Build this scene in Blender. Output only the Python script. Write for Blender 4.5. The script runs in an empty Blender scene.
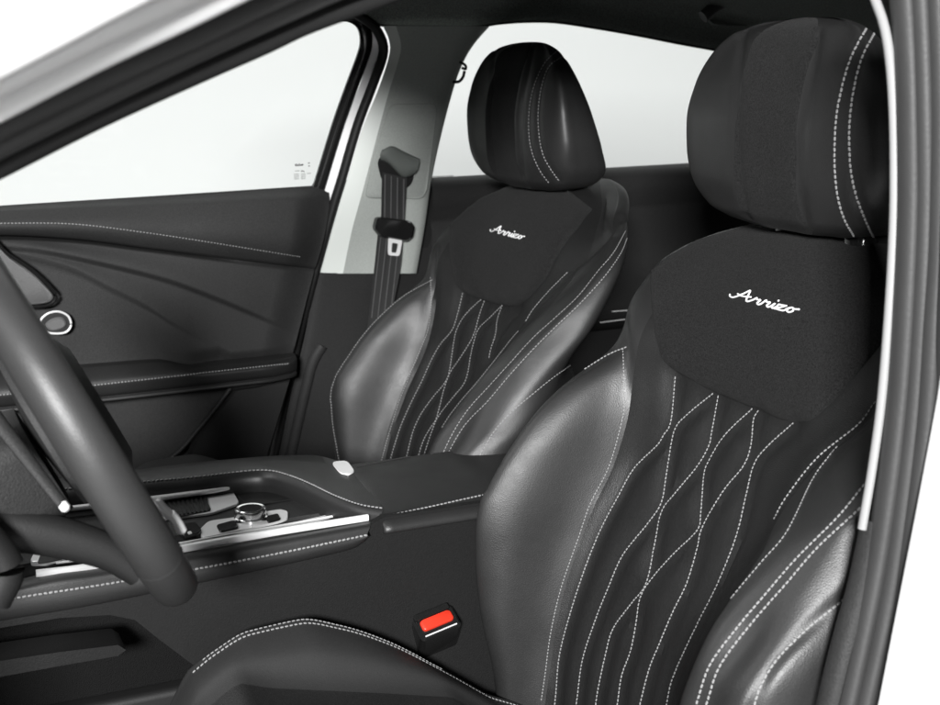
import bpy, bmesh, math, random
import numpy as np
from mathutils import Vector
from mathutils.bvhtree import BVHTree
random.seed(7); np.random.seed(7)
scene = bpy.context.scene; COL = scene.collection
R = math.radians
# ------------------------------------------------------------------ camera
FPX, YAW, PITCH, ROLL = 1297.92, 0.41838749, 0.21608313, 0.00881732
C0 = np.array([-1.56857, 0.8969, 1.36120])
_F = np.array([math.cos(YAW), -math.sin(YAW), 0]); _R = np.array([-math.sin(YAW), -math.cos(YAW), 0]); _U = np.array([0, 0, 1.])
F2 = _F*math.cos(PITCH)-_U*math.sin(PITCH); U2 = _U*math.cos(PITCH)+_F*math.sin(PITCH)
def ray(px, py):
    X = px-470; Y = 352.5-py
    a = X*math.cos(ROLL)+Y*math.sin(ROLL); b = -X*math.sin(ROLL)+Y*math.cos(ROLL)
    d = F2*FPX+_R*a+U2*b
    return d/np.linalg.norm(d)
def at(px, py, ax, v):                       # photo pixel -> point on the plane ax = v
    d = ray(px, py); i = 'xyz'.index(ax)
    return C0+d*((v-C0[i])/d[i])
SIDE_N = np.array([1, 0, .213])
def side(px, py, off=0.):                    # far body side: leans inwards with height
    d = ray(px, py)
    return C0+d*((.951+off-C0@SIDE_N)/(d@SIDE_N))
def V(s): return [tuple(map(float, q.split(','))) for q in s.split()]

cam = bpy.data.cameras.new('camera'); co = bpy.data.objects.new('camera', cam); COL.objects.link(co)
ri = _R*math.cos(ROLL)-U2*(-math.sin(ROLL))*-1; 
right = _R*math.cos(ROLL)-U2*math.sin(ROLL); up = _R*math.sin(ROLL)+U2*math.cos(ROLL)
from mathutils import Matrix
M = Matrix(((right[0], up[0], -F2[0], C0[0]), (right[1], up[1], -F2[1], C0[1]), (right[2], up[2], -F2[2], C0[2]), (0, 0, 0, 1)))
co.matrix_world = M
cam.sensor_width = 36; cam.lens = FPX/940*36; cam.clip_start = .05; cam.clip_end = 200
cam.dof.use_dof = True; cam.dof.focus_distance = 1.6; cam.dof.aperture_fstop = 9
scene.camera = co

# ------------------------------------------------------------------ materials
def nd(nt, t, **k):
    n = nt.nodes.new(t)
    for a, b in k.items(): setattr(n, a, b)
    return n
def mat(name, col, rough=.5, spec=.5, metal=0, bump=0, scale=900, vary=0, vscale=14, sheen=0, kind='noise', coat=0, dist=.0006, mottle=0, mscale=650):
    m = bpy.data.materials.new(name); m.use_nodes = True; nt = m.node_tree; b = nt.nodes['Principled BSDF']
    c = (col, col, col, 1) if not isinstance(col, tuple) else col+(1,)
    b.inputs['Base Color'].default_value = c; b.inputs['Roughness'].default_value = rough
    b.inputs['Specular IOR Level'].default_value = spec; b.inputs['Metallic'].default_value = metal
    b.inputs['Sheen Weight'].default_value = sheen; b.inputs['Coat Weight'].default_value = coat
    tc = nd(nt, 'ShaderNodeTexCoord')
    if vary:
        n = nd(nt, 'ShaderNodeTexNoise'); n.inputs['Scale'].default_value = vscale; n.inputs['Detail'].default_value = 6
        nt.links.new(tc.outputs['Object'], n.inputs['Vector'])
        r = nd(nt, 'ShaderNodeMapRange'); r.inputs[1].default_value = .3; r.inputs[2].default_value = .7
        r.inputs[3].default_value = max(0, rough-vary); r.inputs[4].default_value = min(1, rough+vary)
        nt.links.new(n.outputs['Fac'], r.inputs[0]); nt.links.new(r.outputs[0], b.inputs['Roughness'])
    if mottle:                                # flecks of the weave, grain and dust in the surface itself
        n = nd(nt, 'ShaderNodeTexNoise'); n.inputs['Scale'].default_value = mscale; n.inputs['Detail'].default_value = 2; n.inputs['Roughness'].default_value = .7
        nt.links.new(tc.outputs['Object'], n.inputs['Vector'])
        r = nd(nt, 'ShaderNodeMapRange'); r.inputs[1].default_value = .25; r.inputs[2].default_value = .75; r.inputs[3].default_value = 1-mottle; r.inputs[4].default_value = 1+mottle
        nt.links.new(n.outputs['Fac'], r.inputs[0]); v = nd(nt, 'ShaderNodeVectorMath', operation='SCALE'); v.inputs[0].default_value = c[:3]
        nt.links.new(r.outputs[0], v.inputs['Scale']); nt.links.new(v.outputs[0], b.inputs['Base Color'])
    if bump:
        if kind == 'leather':
            n = nd(nt, 'ShaderNodeTexVoronoi', feature='DISTANCE_TO_EDGE'); n.inputs['Scale'].default_value = scale
            out = n.outputs['Distance']
        elif kind == 'weave':
            n = nd(nt, 'ShaderNodeTexWave', wave_type='BANDS', bands_direction='Z'); n.inputs['Scale'].default_value = scale
            n.inputs['Distortion'].default_value = 2; n.inputs['Detail'].default_value = 2
            out = n.outputs['Fac']
        else:
            n = nd(nt, 'ShaderNodeTexNoise'); n.inputs['Scale'].default_value = scale; n.inputs['Detail'].default_value = 3
            out = n.outputs['Fac']
        nt.links.new(tc.outputs['Object'], n.inputs['Vector'])
        n2 = nd(nt, 'ShaderNodeTexNoise'); n2.inputs['Scale'].default_value = 22; n2.inputs['Detail'].default_value = 4
        nt.links.new(tc.outputs['Object'], n2.inputs['Vector'])
        b1 = nd(nt, 'ShaderNodeBump'); b1.inputs['Strength'].default_value = bump; b1.inputs['Distance'].default_value = dist
        b0 = nd(nt, 'ShaderNodeBump'); b0.inputs['Strength'].default_value = .07; b0.inputs['Distance'].default_value = .004
        nt.links.new(n2.outputs['Fac'], b0.inputs['Height'])
        nt.links.new(out, b1.inputs['Height']); nt.links.new(b0.outputs[0], b1.inputs['Normal']); nt.links.new(b1.outputs[0], b.inputs['Normal'])
    return m
LEATHER = mat('black_leather', .017, .44, .45, bump=.35, scale=430, vary=.06, kind='leather', mottle=.14, mscale=500)
CUSHION = mat('black_cushion_leather', .024, .6, .22, bump=.35, scale=430, vary=.05, kind='leather', mottle=.14)
INSERT = mat('black_quilted_leather', .0125, .5, .28, bump=.65, scale=430, vary=.06, kind='leather', mottle=.3, mscale=500)
SUEDE = mat('charcoal_suede', .0125, .9, .12, bump=1, scale=1000, sheen=.03, dist=.001, mottle=.75, mscale=560)
FABRIC = mat('charcoal_woven_fabric', .013, .9, .12, bump=1, scale=900, sheen=.03, dist=.001, mottle=.75, mscale=560)
SOFT = mat('soft_black_plastic', .021, .6, .28, bump=.8, scale=650, vary=.05, mottle=.35, mscale=480)
HARD = mat('grained_black_plastic', .011, .6, .3, bump=.9, scale=600, mottle=.4, mscale=450)
CONS = mat('console_shaded_plastic', .008, .62, .22, bump=.6, scale=600, mottle=.25, mscale=450)  # black plastic, base colour darkened to stand in for shade on the console side
DEEP = mat('black_rubber', .009, .55, .35, bump=.3, scale=500)
SEAL = mat('grey_black_rubber_seal', .027, .5, .45, bump=.3, scale=300, vary=.05)
CARPET = mat('black_carpet', .008, .95, .1, bump=1, scale=600, dist=.003)
THREAD = mat('pale_grey_thread', .235, .7, .3)
EMBR = mat('white_embroidery_thread', .75, .6, .3)
KNOB = mat('polished_metal', .85, .16, .5, metal=1)
CHROME = mat('satin_chrome', .88, .28, .5, metal=.25)
SILVER = mat('brushed_silver_trim', .72, .38, .5, metal=.2, bump=.1, scale=400)
GLOSS = mat('gloss_black_trim', .01, .12, .5)
PAINT = mat('white_car_paint', .78, .3, .5, coat=.4)
TRIM = mat('pale_grey_green_fabric_trim', (.37, .39, .37), .85, .3, bump=.8, scale=700, mottle=.12, mscale=420)
HEADL = mat('dark_grey_green_headliner', (.15, .162, .152), .95, .2, bump=1, scale=700, dist=.001, mottle=.6, mscale=420)
WEB = mat('grey_black_belt_webbing', .06, .8, .3, bump=1, scale=420, kind='weave', dist=.001)
RED = mat('red_orange_plastic', (.62, .035, .016), .4, .5)
MESHG = mat('grey_speaker_mesh', .10, .5, .5, bump=1, scale=900, dist=.001)
WHEEL = mat('wheel_leather', .027, .44, .5, bump=.3, scale=520, vary=.05, kind='leather')
WALL = mat('white_studio_paint', .92, .9, .1)
GLASS = bpy.data.materials.new('clear_glass'); GLASS.use_nodes = True
nt = GLASS.node_tree; nt.nodes.clear(); o_ = nd(nt, 'ShaderNodeOutputMaterial'); mx = nd(nt, 'ShaderNodeMixShader'); t_ = nd(nt, 'ShaderNodeBsdfTransparent'); g_ = nd(nt, 'ShaderNodeBsdfGlossy')
t_.inputs[0].default_value = (.97, .985, .975, 1); g_.inputs['Roughness'].default_value = .02; mx.inputs[0].default_value = .012
nt.links.new(t_.outputs[0], mx.inputs[1]); nt.links.new(g_.outputs[0], mx.inputs[2]); nt.links.new(mx.outputs[0], o_.inputs[0])
INK = mat('grey_ceramic_print', .06, .6, .3)

# ------------------------------------------------------------------ mesh helpers
class MB:
    def __init__(s): s.v = []; s.f = []; s.m = []
    def add(s, vs, fs, mi=0):
        o = len(s.v); s.v += [tuple(map(float, p)) for p in vs]; s.f += [tuple(o+i for i in f) for f in fs]; s.m += [mi]*len(fs); return s
    def build(s, name, mats, parent=None, sharp=40, recalc=True):
        if not isinstance(mats, (list, tuple)): mats = [mats]
        if parent is not None and parent.parent is not None and parent.parent.parent is not None: parent = parent.parent
        off = np.zeros(3); p = parent
        while p is not None: off += np.array(p.location); p = p.parent
        me = bpy.data.meshes.new(name); me.from_pydata([tuple(np.array(q)-off) for q in s.v], [], s.f)
        for m in mats: me.materials.append(m)
        me.polygons.foreach_set('material_index', s.m)
        if recalc:
            bm = bmesh.new(); bm.from_mesh(me); bmesh.ops.recalc_face_normals(bm, faces=bm.faces); bm.to_mesh(me); bm.free()
        me.shade_smooth(); me.set_sharp_from_angle(angle=R(sharp)); me.update()
        ob = bpy.data.objects.new(name, me); COL.objects.link(ob)
        if parent: ob.parent = parent
        return ob
CAR = bpy.data.objects.new('car', None); COL.objects.link(CAR); CAR.location = (0, -.2, .25); CAR.empty_display_size = .1
CAR['label'] = 'white car with black leather seats and pale stitching, seen through its open front door'; CAR['category'] = 'car'
def thing(name, loc, label=None, cat=None, group=None):
    # a part of the car that carries sub-parts of its own
    o = bpy.data.objects.new(name, None); COL.objects.link(o); o.empty_display_size = .05
    o.location = np.array(loc, float)-np.array(CAR.location); o.parent = CAR
    if label: o['label'] = label
    if group: o['group'] = group
    return o
def thing_(name, loc, label, cat, group=None):
    o = bpy.data.objects.new(name, None); COL.objects.link(o); o.location = loc; o.empty_display_size = .1
    o['label'] = label; o['category'] = cat
    if group: o['group'] = group
    return o
def struct(o): o['kind'] = 'structure'; return o
def cr(P, n):                                 # Catmull-Rom through points, n samples per span
    P = [np.array(p, float) for p in P]; out = []
    for i in range(len(P)-1):
        p0 = P[i-1] if i else 2*P[0]-P[1]; p1 = P[i]; p2 = P[i+1]; p3 = P[i+2] if i+2 < len(P) else 2*P[-1]-P[-2]
        for k in range(n):
            t = k/n
            out.append(.5*((2*p1)+(-p0+p2)*t+(2*p0-5*p1+4*p2-p3)*t*t+(-p0+3*p1-3*p2+p3)*t**3))
    out.append(P[-1]); return out
def resample(P, step):
    P = np.array(P); d = np.r_[0, np.cumsum(np.linalg.norm(np.diff(P, axis=0), axis=1))]
    n = max(2, int(round(d[-1]/step))+1); t = np.linspace(0, d[-1], n)
    return np.array([np.interp(t, d, P[:, i]) for i in range(P.shape[1])]).T
def frames(P):
    P = np.array(P); T = np.gradient(P, axis=0); T /= np.linalg.norm(T, axis=1)[:, None]+1e-12; return P, T
def sweep(mb, path, sec, upv=(0, 0, 1), mi=0, closed=True, cap=True, scale=None):
    """sweep a 2-D section (a across, b along up) along a path"""
    P, T = frames(path); u = np.array(upv, float); n = len(sec); vs = []; fs = []
    for i, (p, t) in enumerate(zip(P, T)):
        a = np.cross(t, u); a /= np.linalg.norm(a)+1e-12; b = np.cross(a, t); k = 1 if scale is None else scale[i]
        for (x, y) in sec: vs.append(p+a*x*k+b*y*k)
    for i in range(len(P)-1):
        for j in range(n if closed else n-1):
            j2 = (j+1) % n; fs.append((i*n+j, i*n+j2, (i+1)*n+j2, (i+1)*n+j))
    if cap and closed: fs.append(tuple(range(n))); fs.append(tuple((len(P)-1)*n+j for j in range(n)))
    mb.add(vs, fs, mi)
def circ(ra, rb=None, n=12):
    rb = rb or ra; return [(ra*math.cos(2*math.pi*k/n), rb*math.sin(2*math.pi*k/n)) for k in range(n)]
def rrect(w, h, r, n=4):
    out = []
    for cx, cy, a0 in ((w-r, h-r, 0), (-w+r, h-r, 90), (-w+r, -h+r, 180), (w-r, -h+r, 270)):
        for k in range(n+1):
            a = R(a0+90*k/n); out.append((cx+r*math.cos(a), cy+r*math.sin(a)))
    return out
def tube(mb, path, r, rb=None, n=12, mi=0, upv=(0, 0, 1), scale=None): sweep(mb, path, circ(r, rb, n), upv, mi, scale=scale)
def grid_faces(nr, nc, closed=False):
    fs = []
    for i in range(nr-1):
        for j in range(nc if closed else nc-1):
            j2 = (j+1) % nc; fs.append((i*nc+j, i*nc+j2, (i+1)*nc+j2, (i+1)*nc+j))
    return fs
def prism(mb, poly, d, mi=0, bev=0.0):
    """extrude a planar 3-D polygon along vector d, with a small chamfer on the d side"""
    P = np.array(poly); n = len(P); d = np.array(d, float); c = P.mean(0)
    if bev:
        L = np.linalg.norm(d); dn = d/L
        Q1 = P+d-dn*bev; v = c-P; Q2 = P+d+v/(np.linalg.norm(v, axis=1)[:, None]+1e-9)*bev
        vs = list(P)+list(Q1)+list(Q2); rings = 3
    else:
        vs = list(P)+list(P+d); rings = 2
    fs = [(r*n+j, r*n+(j+1) % n, (r+1)*n+(j+1) % n, (r+1)*n+j) for r in range(rings-1) for j in range(n)]
    fs += [tuple(range(n)), tuple((rings-1)*n+j for j in range(n))]
    mb.add(vs, fs, mi)
def smoothpoly(pts, n=6):
    P = [np.array(p, float) for p in pts]; P2 = [P[-1]]+P+[P[0], P[1]]
    out = []
    for i in range(1, len(P)+1):
        p0, p1, p2, p3 = P2[i-1], P2[i], P2[i+1], P2[(i+2) if i+2 < len(P2) else 2]
        for k in range(n):
            t = k/n; out.append(.5*((2*p1)+(-p0+p2)*t+(2*p0-5*p1+4*p2-p3)*t*t+(-p0+3*p1-3*p2+p3)*t**3))
    return out
def roundpoly(pts, r=.35, n=4):               # round the corners of a polygon
    P = [np.array(p, float) for p in pts]; out = []; N = len(P)
    for i in range(N):
        a = P[i-1]; b = P[i]; c = P[(i+1) % N]; s = b+(a-b)*min(.5, r); e = b+(c-b)*min(.5, r)
        for k in range(n+1):
            t = k/n; out.append(s*(1-t)**2+2*b*t*(1-t)+e*t*t)
    return out
def dash(mb, p, t, n, L, r, mi=0):
    """one stitch: a little low capsule lying on the surface"""
    t = t/ (np.linalg.norm(t)+1e-12); b = np.cross(n, t); b /= np.linalg.norm(b)+1e-12; vs = []
    tilt = random.uniform(-.12, .12); t = t+b*tilt
    for s, k in ((-.5, .45), (-.32, 1), (.32, 1), (.5, .45)):
        for a in (0, 60, 120, 180, 240, 300):
            vs.append(p+t*(s*L)+b*(r*k*math.cos(R(a)))+n*(r*.75*k*math.sin(R(a))))
    fs = grid_faces(4, 6, True)+[tuple(range(5, -1, -1)), tuple(range(18, 24))]
    mb.add(vs, fs, mi)
def stitches(mb, P, N, pitch=.0052, L=.0038, r=.0010, mi=1, lift=.0006):
    P = np.array(P); N = np.array(N); d = np.r_[0, np.cumsum(np.linalg.norm(np.diff(P, axis=0), axis=1))]
    if d[-1] < pitch: return
    for s in np.arange(pitch*.5, d[-1], pitch):
        p = np.array([np.interp(s, d, P[:, i]) for i in range(3)]); q = np.array([np.interp(min(s+.002, d[-1]), d, P[:, i]) for i in range(3)]); q0 = np.array([np.interp(max(s-.002, 0), d, P[:, i]) for i in range(3)])
        n = np.array([np.interp(s, d, N[:, i]) for i in range(3)]); n /= np.linalg.norm(n)+1e-12
        dash(mb, p+n*lift, q-q0, n, L*random.uniform(.92, 1.06), r, mi)
def bvh_of(v, f): return BVHTree.FromPolygons([tuple(p) for p in v], f)
def cast_px(bvh, pts, n=10, maxjump=.05):
    """project a photo polyline onto a built surface"""
    out = []; nor = []
    for q in cr(pts, n):
        d = ray(q[0], q[1]); h = bvh.ray_cast(Vector(C0), Vector(d))
        if h[0] is None: continue
        p = np.array(h[0]); nn = np.array(h[1]); nn = nn if nn@d < 0 else -nn
        if out and np.linalg.norm(p-out[-1]) > maxjump: continue
        out.append(p); nor.append(nn)
    return out, nor
def arr(t):  # table 'z:u:y z:u:y'
    a = np.array([tuple(map(float, q.split(':'))) for q in t.split()]); return a[np.argsort(a[:, 0])]
def pchip(x, y, q):
    x = np.array(x); y = np.array(y); h = np.diff(x); d = np.diff(y)/h; m = np.zeros(len(x)); m[0] = d[0]; m[-1] = d[-1]
    for i in range(1, len(x)-1): m[i] = 0 if d[i-1]*d[i] <= 0 else (h[i-1]+h[i])*2/( (2*h[i]+h[i-1]+h[i]*0+h[i-1]*0+h[i]*0)/d[i-1]*1.0+(h[i]+2*h[i-1])/d[i])*1.5/ (1.0) if False else 2*d[i-1]*d[i]/(d[i-1]+d[i])
    q = np.clip(q, x[0], x[-1]); i = np.clip(np.searchsorted(x, q, side='right')-1, 0, len(x)-2); t = (q-x[i])/h[i]
    return (1+2*t)*(1-t)**2*y[i]+t*(1-t)**2*h[i]*m[i]+t*t*(3-2*t)*y[i+1]+t*t*(t-1)*h[i]*m[i+1]

# ------------------------------------------------------------------ studio
def quad_obj(name, pts, m):
    b = MB(); b.add(pts, [(0, 1, 2, 3)]); return struct(b.build(name, m))
quad_obj('studio_floor', [(-9, -9, 0), (9, -9, 0), (9, 9, 0), (-9, 9, 0)], mat('grey_studio_floor', .42, .6, .3))
b = MB(); pr = [(8.9, 0.004)] + [(8.0-1.0+1.9*math.sin(R(a)), 1.9-1.9*math.cos(R(a))+.004) for a in range(0, 91, 10)][::1] + [(8.9, 7)]
pr = [(4.2+1.5*math.sin(R(a)), 1.504-1.5*math.cos(R(a))) for a in range(0, 91, 9)]+[(5.7, 7)]
vs = []
for x, z in pr: vs += [(x, -9, z), (x, 9, z)]
b.add(vs, grid_faces(len(pr), 2)); struct(b.build('studio_wall', WALL))

# ------------------------------------------------------------------ seats
T = {
 'c0': arr('.45:0:.19 .55:0:.18 .62:0:.165 .70:0:.145 .76:0:.125 .80:0:.105 .85:0:.08 .90:0:.055 .94:0:.034 .975:0:.014 1.0:0:.012 1.05:0:.006 1.1:0:-.012 1.14:0:-.035 1.165:0:-.062 1.178:0:-.095 1.183:0:-.14'),
 'L0': arr('.45:.165:.20 .564:.165:.19 .60:.165:.184 .655:.165:.176 .716:.165:.161 .779:.165:.137 .821:.165:.118 .868:.165:.092 .926:.166:.073 .97:.172:.064 1.02:.18:.052 1.06:.185:.026 1.09:.18:-.006 1.12:.165:-.036 1.15:.135:-.068 1.172:.095:-.098 1.183:.04:-.15'),
 'L1': arr('.45:.222:.215 .55:.220:.228 .616:.219:.24 .652:.219:.25 .695:.219:.258 .75:.219:.263 .791:.219:.263 .829:.219:.256 .86:.219:.24 .89:.219:.219 .931:.220:.184 .966:.221:.14 .988:.224:.095 1.0:.230:.062 1.024:.240:.034 1.062:.250:.018 1.08:.252:.003 1.107:.250:-.019 1.128:.243:-.052 1.144:.228:-.088 1.165:.165:-.125 1.178:.10:-.142 1.183:.05:-.158'),
 'L1P': arr('.45:.222:.205 .60:.219:.230 .695:.219:.236 .743:.219:.241 .785:.219:.246 .818:.219:.240 .842:.219:.227 .865:.219:.209 .894:.219:.187 .921:.220:.160 .943:.221:.133 .962:.221:.107 .974:.223:.082 .99:.227:.050 1.01:.238:.034 1.045:.247:.024 1.069:.25:.004 1.097:.248:-.025 1.121:.24:-.052 1.139:.222:-.080 1.165:.155:-.125 1.178:.10:-.142 1.183:.05:-.158'),
 'R0': arr('.45:-.2:.215 .58:-.2:.21 .70:-.2:.20 .80:-.2:.17 .86:-.2:.145 .919:-.2:.118 .941:-.2:.1 .976:-.205:.068 1.004:-.215:.035 1.03:-.22:.012 1.06:-.232:-.008 1.095:-.23:-.034 1.12:-.205:-.058 1.15:-.15:-.10 1.172:-.10:-.125 1.183:-.05:-.15'),
 'R1': arr('.45:-.25:.265 .62:-.255:.275 .70:-.255:.277 .779:-.255:.266 .804:-.255:.256 .841:-.255:.237 .871:-.255:.211 .902:-.256:.182 .93:-.258:.155 .966:-.25:.108 1.0:-.25:.07 1.04:-.262:.018 1.08:-.268:-.018 1.11:-.255:-.045 1.14:-.195:-.076 1.155:-.155:-.105 1.172:-.105:-.135 1.183:-.06:-.155'),
 'R2': arr('.45:-.29:.262 .62:-.29:.272 .72:-.29:.268 .80:-.288:.25 .847:-.29:.214 .887:-.293:.19 .918:-.297:.165 .957:-.303:.132 .983:-.306:.104 1.03:-.318:.052 1.07:-.318:.010 1.10:-.300:-.022 1.12:-.266:-.046 1.14:-.213:-.080 1.155:-.172:-.112 1.172:-.12:-.142 1.183:-.065:-.157'),
 'R4': arr('.45:-.325:.235 .62:-.328:.242 .72:-.330:.238 .806:-.333:.226 .843:-.335:.2 .866:-.336:.172 .886:-.338:.148 .92:-.340:.115 .957:-.342:.075 .99:-.345:.04 1.03:-.342:.010 1.07:-.334:-.018 1.10:-.312:-.042 1.12:-.276:-.062 1.14:-.222:-.094 1.155:-.180:-.122 1.172:-.125:-.148 1.183:-.07:-.16'),
}
def tb(k, z): a = T[k]; return np.array([pchip(a[:, 0], a[:, 1], z), pchip(a[:, 0], a[:, 2], z)])
def seat_loop(z, l1='L1'):
    c0 = tb('c0', z); L0 = tb('L0', z); L1 = tb(l1, z); R0 = tb('R0', z); R1 = tb('R1', z); R2 = tb('R2', z); R4 = tb('R4', z)
    k = min(1, max(0, (1.183-z)/.05))**.5
    yb = c0[1]
    lf = min(1, max(0, (.99-z)/.09))
    cl = np.array([L0[0]*.56, yb+(L0[1]-yb)*.30-.003]); cr_ = np.array([R0[0]*.56, yb+(R0[1]-yb)*.22-.002])
    Lm = L0*.45+L1*.55+np.array([-.004, .022])*lf+np.array([0, .010])*(1-lf)*k
    th = .125*k+.012
    L2 = np.array([L1[0]+.004*k, L1[1]-.060*k-.004]); L3 = np.array([L1[0]-.03*k, min(L1[1]-.08*k, yb-.075*k)-.010])
    back = np.array([0, yb-th]); q = min(1, max(0, (z-.86)/.12))
    R5 = np.array([R4[0]*(1.03-.12*q), R4[1]-(.055-.037*q)*k-.004]); R6a = np.array([R4[0]+.05*k, min(R4[1]-.085*k, yb-.08*k)-.010]); R6b = np.array([R4[0]*.60, R4[1]-.042*k-.006]); R6 = R6a*(1-q)+R6b*q
    R3 = R2*.55+R4*.45+np.array([-.004, .008])*k
    return [c0, cl, L0, Lm, L1, L2, L3, back, R6, R5, R4, R3, R2, R1, R0, cr_]
NS = 9; NL = 16*NS
def closed_cr(P, n):
    N = len(P); out = []
    for i in range(N):
        p0, p1, p2, p3 = P[i-1], P[i], P[(i+1) % N], P[(i+2) % N]
        # centripetal-ish: limit tangents
        m1 = (p2-p0)*.5; m2 = (p3-p1)*.5; L = np.linalg.norm(p2-p1)
        for m in (m1, m2):
            l = np.linalg.norm(m)
            if l > 1.4*L: m *= 1.4*L/l
        for k in range(n):
            t = k/n; out.append((2*t**3-3*t*t+1)*p1+(t**3-2*t*t+t)*m1+(-2*t**3+3*t*t)*p2+(t**3-t*t)*m2)
    return np.array(out)
ZROWS = np.r_[np.linspace(.45, 1.10, 108), np.linspace(1.106, 1.183, 26)]
def seat_shell(l1):
    return np.array([[(u, y, z) for u, y in closed_cr(seat_loop(z, l1), NS)] for z in ZROWS])
def shell_normals(G):
    du = np.roll(G, -1, 1)-np.roll(G, 1, 1); dz = np.gradient(G, axis=0); n = np.cross(du, dz); n /= np.linalg.norm(n, axis=2)[..., None]+1e-12
    if n[40, 0, 1] < 0: n = -n
    return n
STROKES = [
 [(-.75, .3), (-.62, .08), (-.35, .02), (-.05, .3), (.35, .9), (.62, 1.4), (.74, 1.0), (.85, .4), (1.0, .03), (1.2, .1)],
 [(-.15, .62), (.2, .5), (.6, .52), (1.1, .66)],
 [(1.2, .1), (1.45, .45), (1.58, .74), (1.70, .55), (1.98, .6), (1.92, .15), (2.08, .0), (2.25, .2), (2.40, .74), (2.52, .55), (2.80, .6), (2.74, .15), (2.9, .0), (3.08, .25), (3.2, .62), (3.14, .15), (3.3, .0), (3.45, .25), (3.52, .60), (3.54, .61), (4.02, .64), (4.04, .62), (3.50, .04), (3.52, .02), (4.05, .0), (4.22, .15), (4.34, .45), (4.62, .6), (4.78, .25), (4.55, 0), (4.34, .2), (4.5, .58), (4.8, .52), (5.1, .6)],
 [(3.26, 1.0), (3.3, 1.08)]]
def make_seat(l1, cx, dy, dz, lines, dots, panel_px, label, group):
    root = thing('front_seat', (cx, .15+dy, .25), label, 'car seat', group)
    off = np.array([cx, dy, dz])
    G = seat_shell(l1)+off
    Fc = grid_faces(len(ZROWS), NL, True)
    for _ in range(7):
        S_ = .5*G+.125*(np.roll(G, 1, 1)+np.roll(G, -1, 1)); S_[1:-1] += .125*(G[2:]+G[:-2]); S_[0] += .25*G[0]; S_[-1] += .25*G[-1]; G = S_
    flat = G.reshape(-1, 3); bv = bvh_of(flat, Fc)
    # quilting: press the surface in along each seam
    N = shell_normals(G); disp = np.zeros(G.shape[:2])
    seams = []
    for pts, depth, wid in lines:
        P, n = cast_px(bv, pts)
        if len(P) > 3: seams.append((resample(P, .006), depth, wid))
    for P, depth, wid in seams:
        lo = P.min(0)-.05; hi = P.max(0)+.05
        msk = np.all((G > lo) & (G < hi), axis=2); idx = np.argwhere(msk)
        Q = G[msk]; dm = np.sqrt(((Q[:, None, :]-P[None])**2).sum(2)).min(1)
        val = -depth*np.exp(-(dm/wid)**2)
        for (i, j), v in zip(idx, val): disp[i, j] = min(disp[i, j], v)
    # insert puffs a little between the seams
    G2 = G+N*disp[..., None]; flat2 = G2.reshape(-1, 3); bv2 = bvh_of(flat2, Fc)
    def cut(j0, j1, name, m, parent, mi_extra=None, cap=False):
        cols = [j % NL for j in range(j0, j1+1)]; mb = MB(); S = G2[:, cols]
        mb.add(S.reshape(-1, 3), grid_faces(len(ZROWS), len(cols)))
        return mb
    ins = cut(14*NS-NL, 2*NS, '', None, root)
    lb = cut(2*NS, 6*NS, '', None, root); rb = cut(8*NS, 14*NS, '', None, root); bk = cut(6*NS, 8*NS, '', None, root)
    cap = [tuple(p) for p in G2[-1]]; bk.add(cap, [tuple(range(NL))])
    # threads
    for pts, which, pitch, L, r in dots:
        P, n = cast_px(bv2, pts, 14)
        if len(P) < 3: continue
        P = resample(np.c_[P, n], .004)
        stitches({'i': ins, 'l': lb, 'r': rb}[which], P[:, :3], P[:, 3:], pitch, L, r)
    back = ins.build('backrest', [INSERT, THREAD], root)
    lb.build('side_bolster', [LEATHER, THREAD], root); rb.build('side_bolster', [LEATHER, THREAD], root)
    bk.build('seat_back', [SOFT], root)
    # suede shoulder panel: a padded patch lying on the backrest
    P, n = cast_px(bv2, panel_px, 10, .2)
    out = np.array([(p[0]-cx, p[2]-dz) for p in P]); 
    # close it over the top of the backrest, under the headrest
    tl = out[0]; tr = out[-1]
    arc = [(tr[0]+.03*t-.0*t, tr[1]+(1.155-tr[1])*t) for t in (.35, .7)]+[(tr[0]+.09, 1.166), (0, 1.172), (tl[0]-.09, 1.166)]+[(tl[0]-.03*t, tl[1]+(1.155-tl[1])*t) for t in (.7, .35)]
    poly = np.array([tuple(p) for p in out]+arc); c = np.array([-.0, 1.08]); rings = 34; vs = []; K = len(poly)
    for i in range(rings+1):
        s = i/rings; s2 = 1-(1-s)**1.6
        for q in poly:
            w = c+(q-c)*s2
            h = bv2.ray_cast(Vector((cx+w[0], 2, w[1]+dz)), Vector((0, -1, 0)))
            p = np.array(h[0]) if h[0] else np.array((cx+w[0], -.15+dy, w[1]+dz)); nn = np.array(h[1]) if h[0] else np.array((0, 1, 0)); nn = nn if nn[1] > 0 else -nn
            edge = 1-s2; lift = .0075*(1-math.exp(-edge/.045))-.002*(s2 > .999)+.0005
            vs.append(p+nn*lift)
    pm = MB(); pm.add(vs, grid_faces(rings+1, K, True)); pan = pm.build('shoulder_panel', [SUEDE], root, sharp=180)
    bvp = bvh_of(vs, grid_faces(rings+1, K, True))
    em = MB(); sx = .122/5.7; sy = .0086
    for st in STROKES:
        Q = []
        for q in cr(st, 6):
            u = .061-(q[0]+.6+.22*q[1])*sx; z = 1.0955+(q[1]-.3)*sy
            h = bvp.ray_cast(Vector((cx+u, 2, z+dz)), Vector((0, -1, 0)))
            if h[0]: Q.append(np.array(h[0])+np.array((0, .0008, .00045)))
        if len(Q) > 2: sweep(em, Q, circ(.0011, .0011, 6), (0, 1, .2))
    em.build('embroidery', [EMBR], pan)
    return root, bv2

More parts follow.
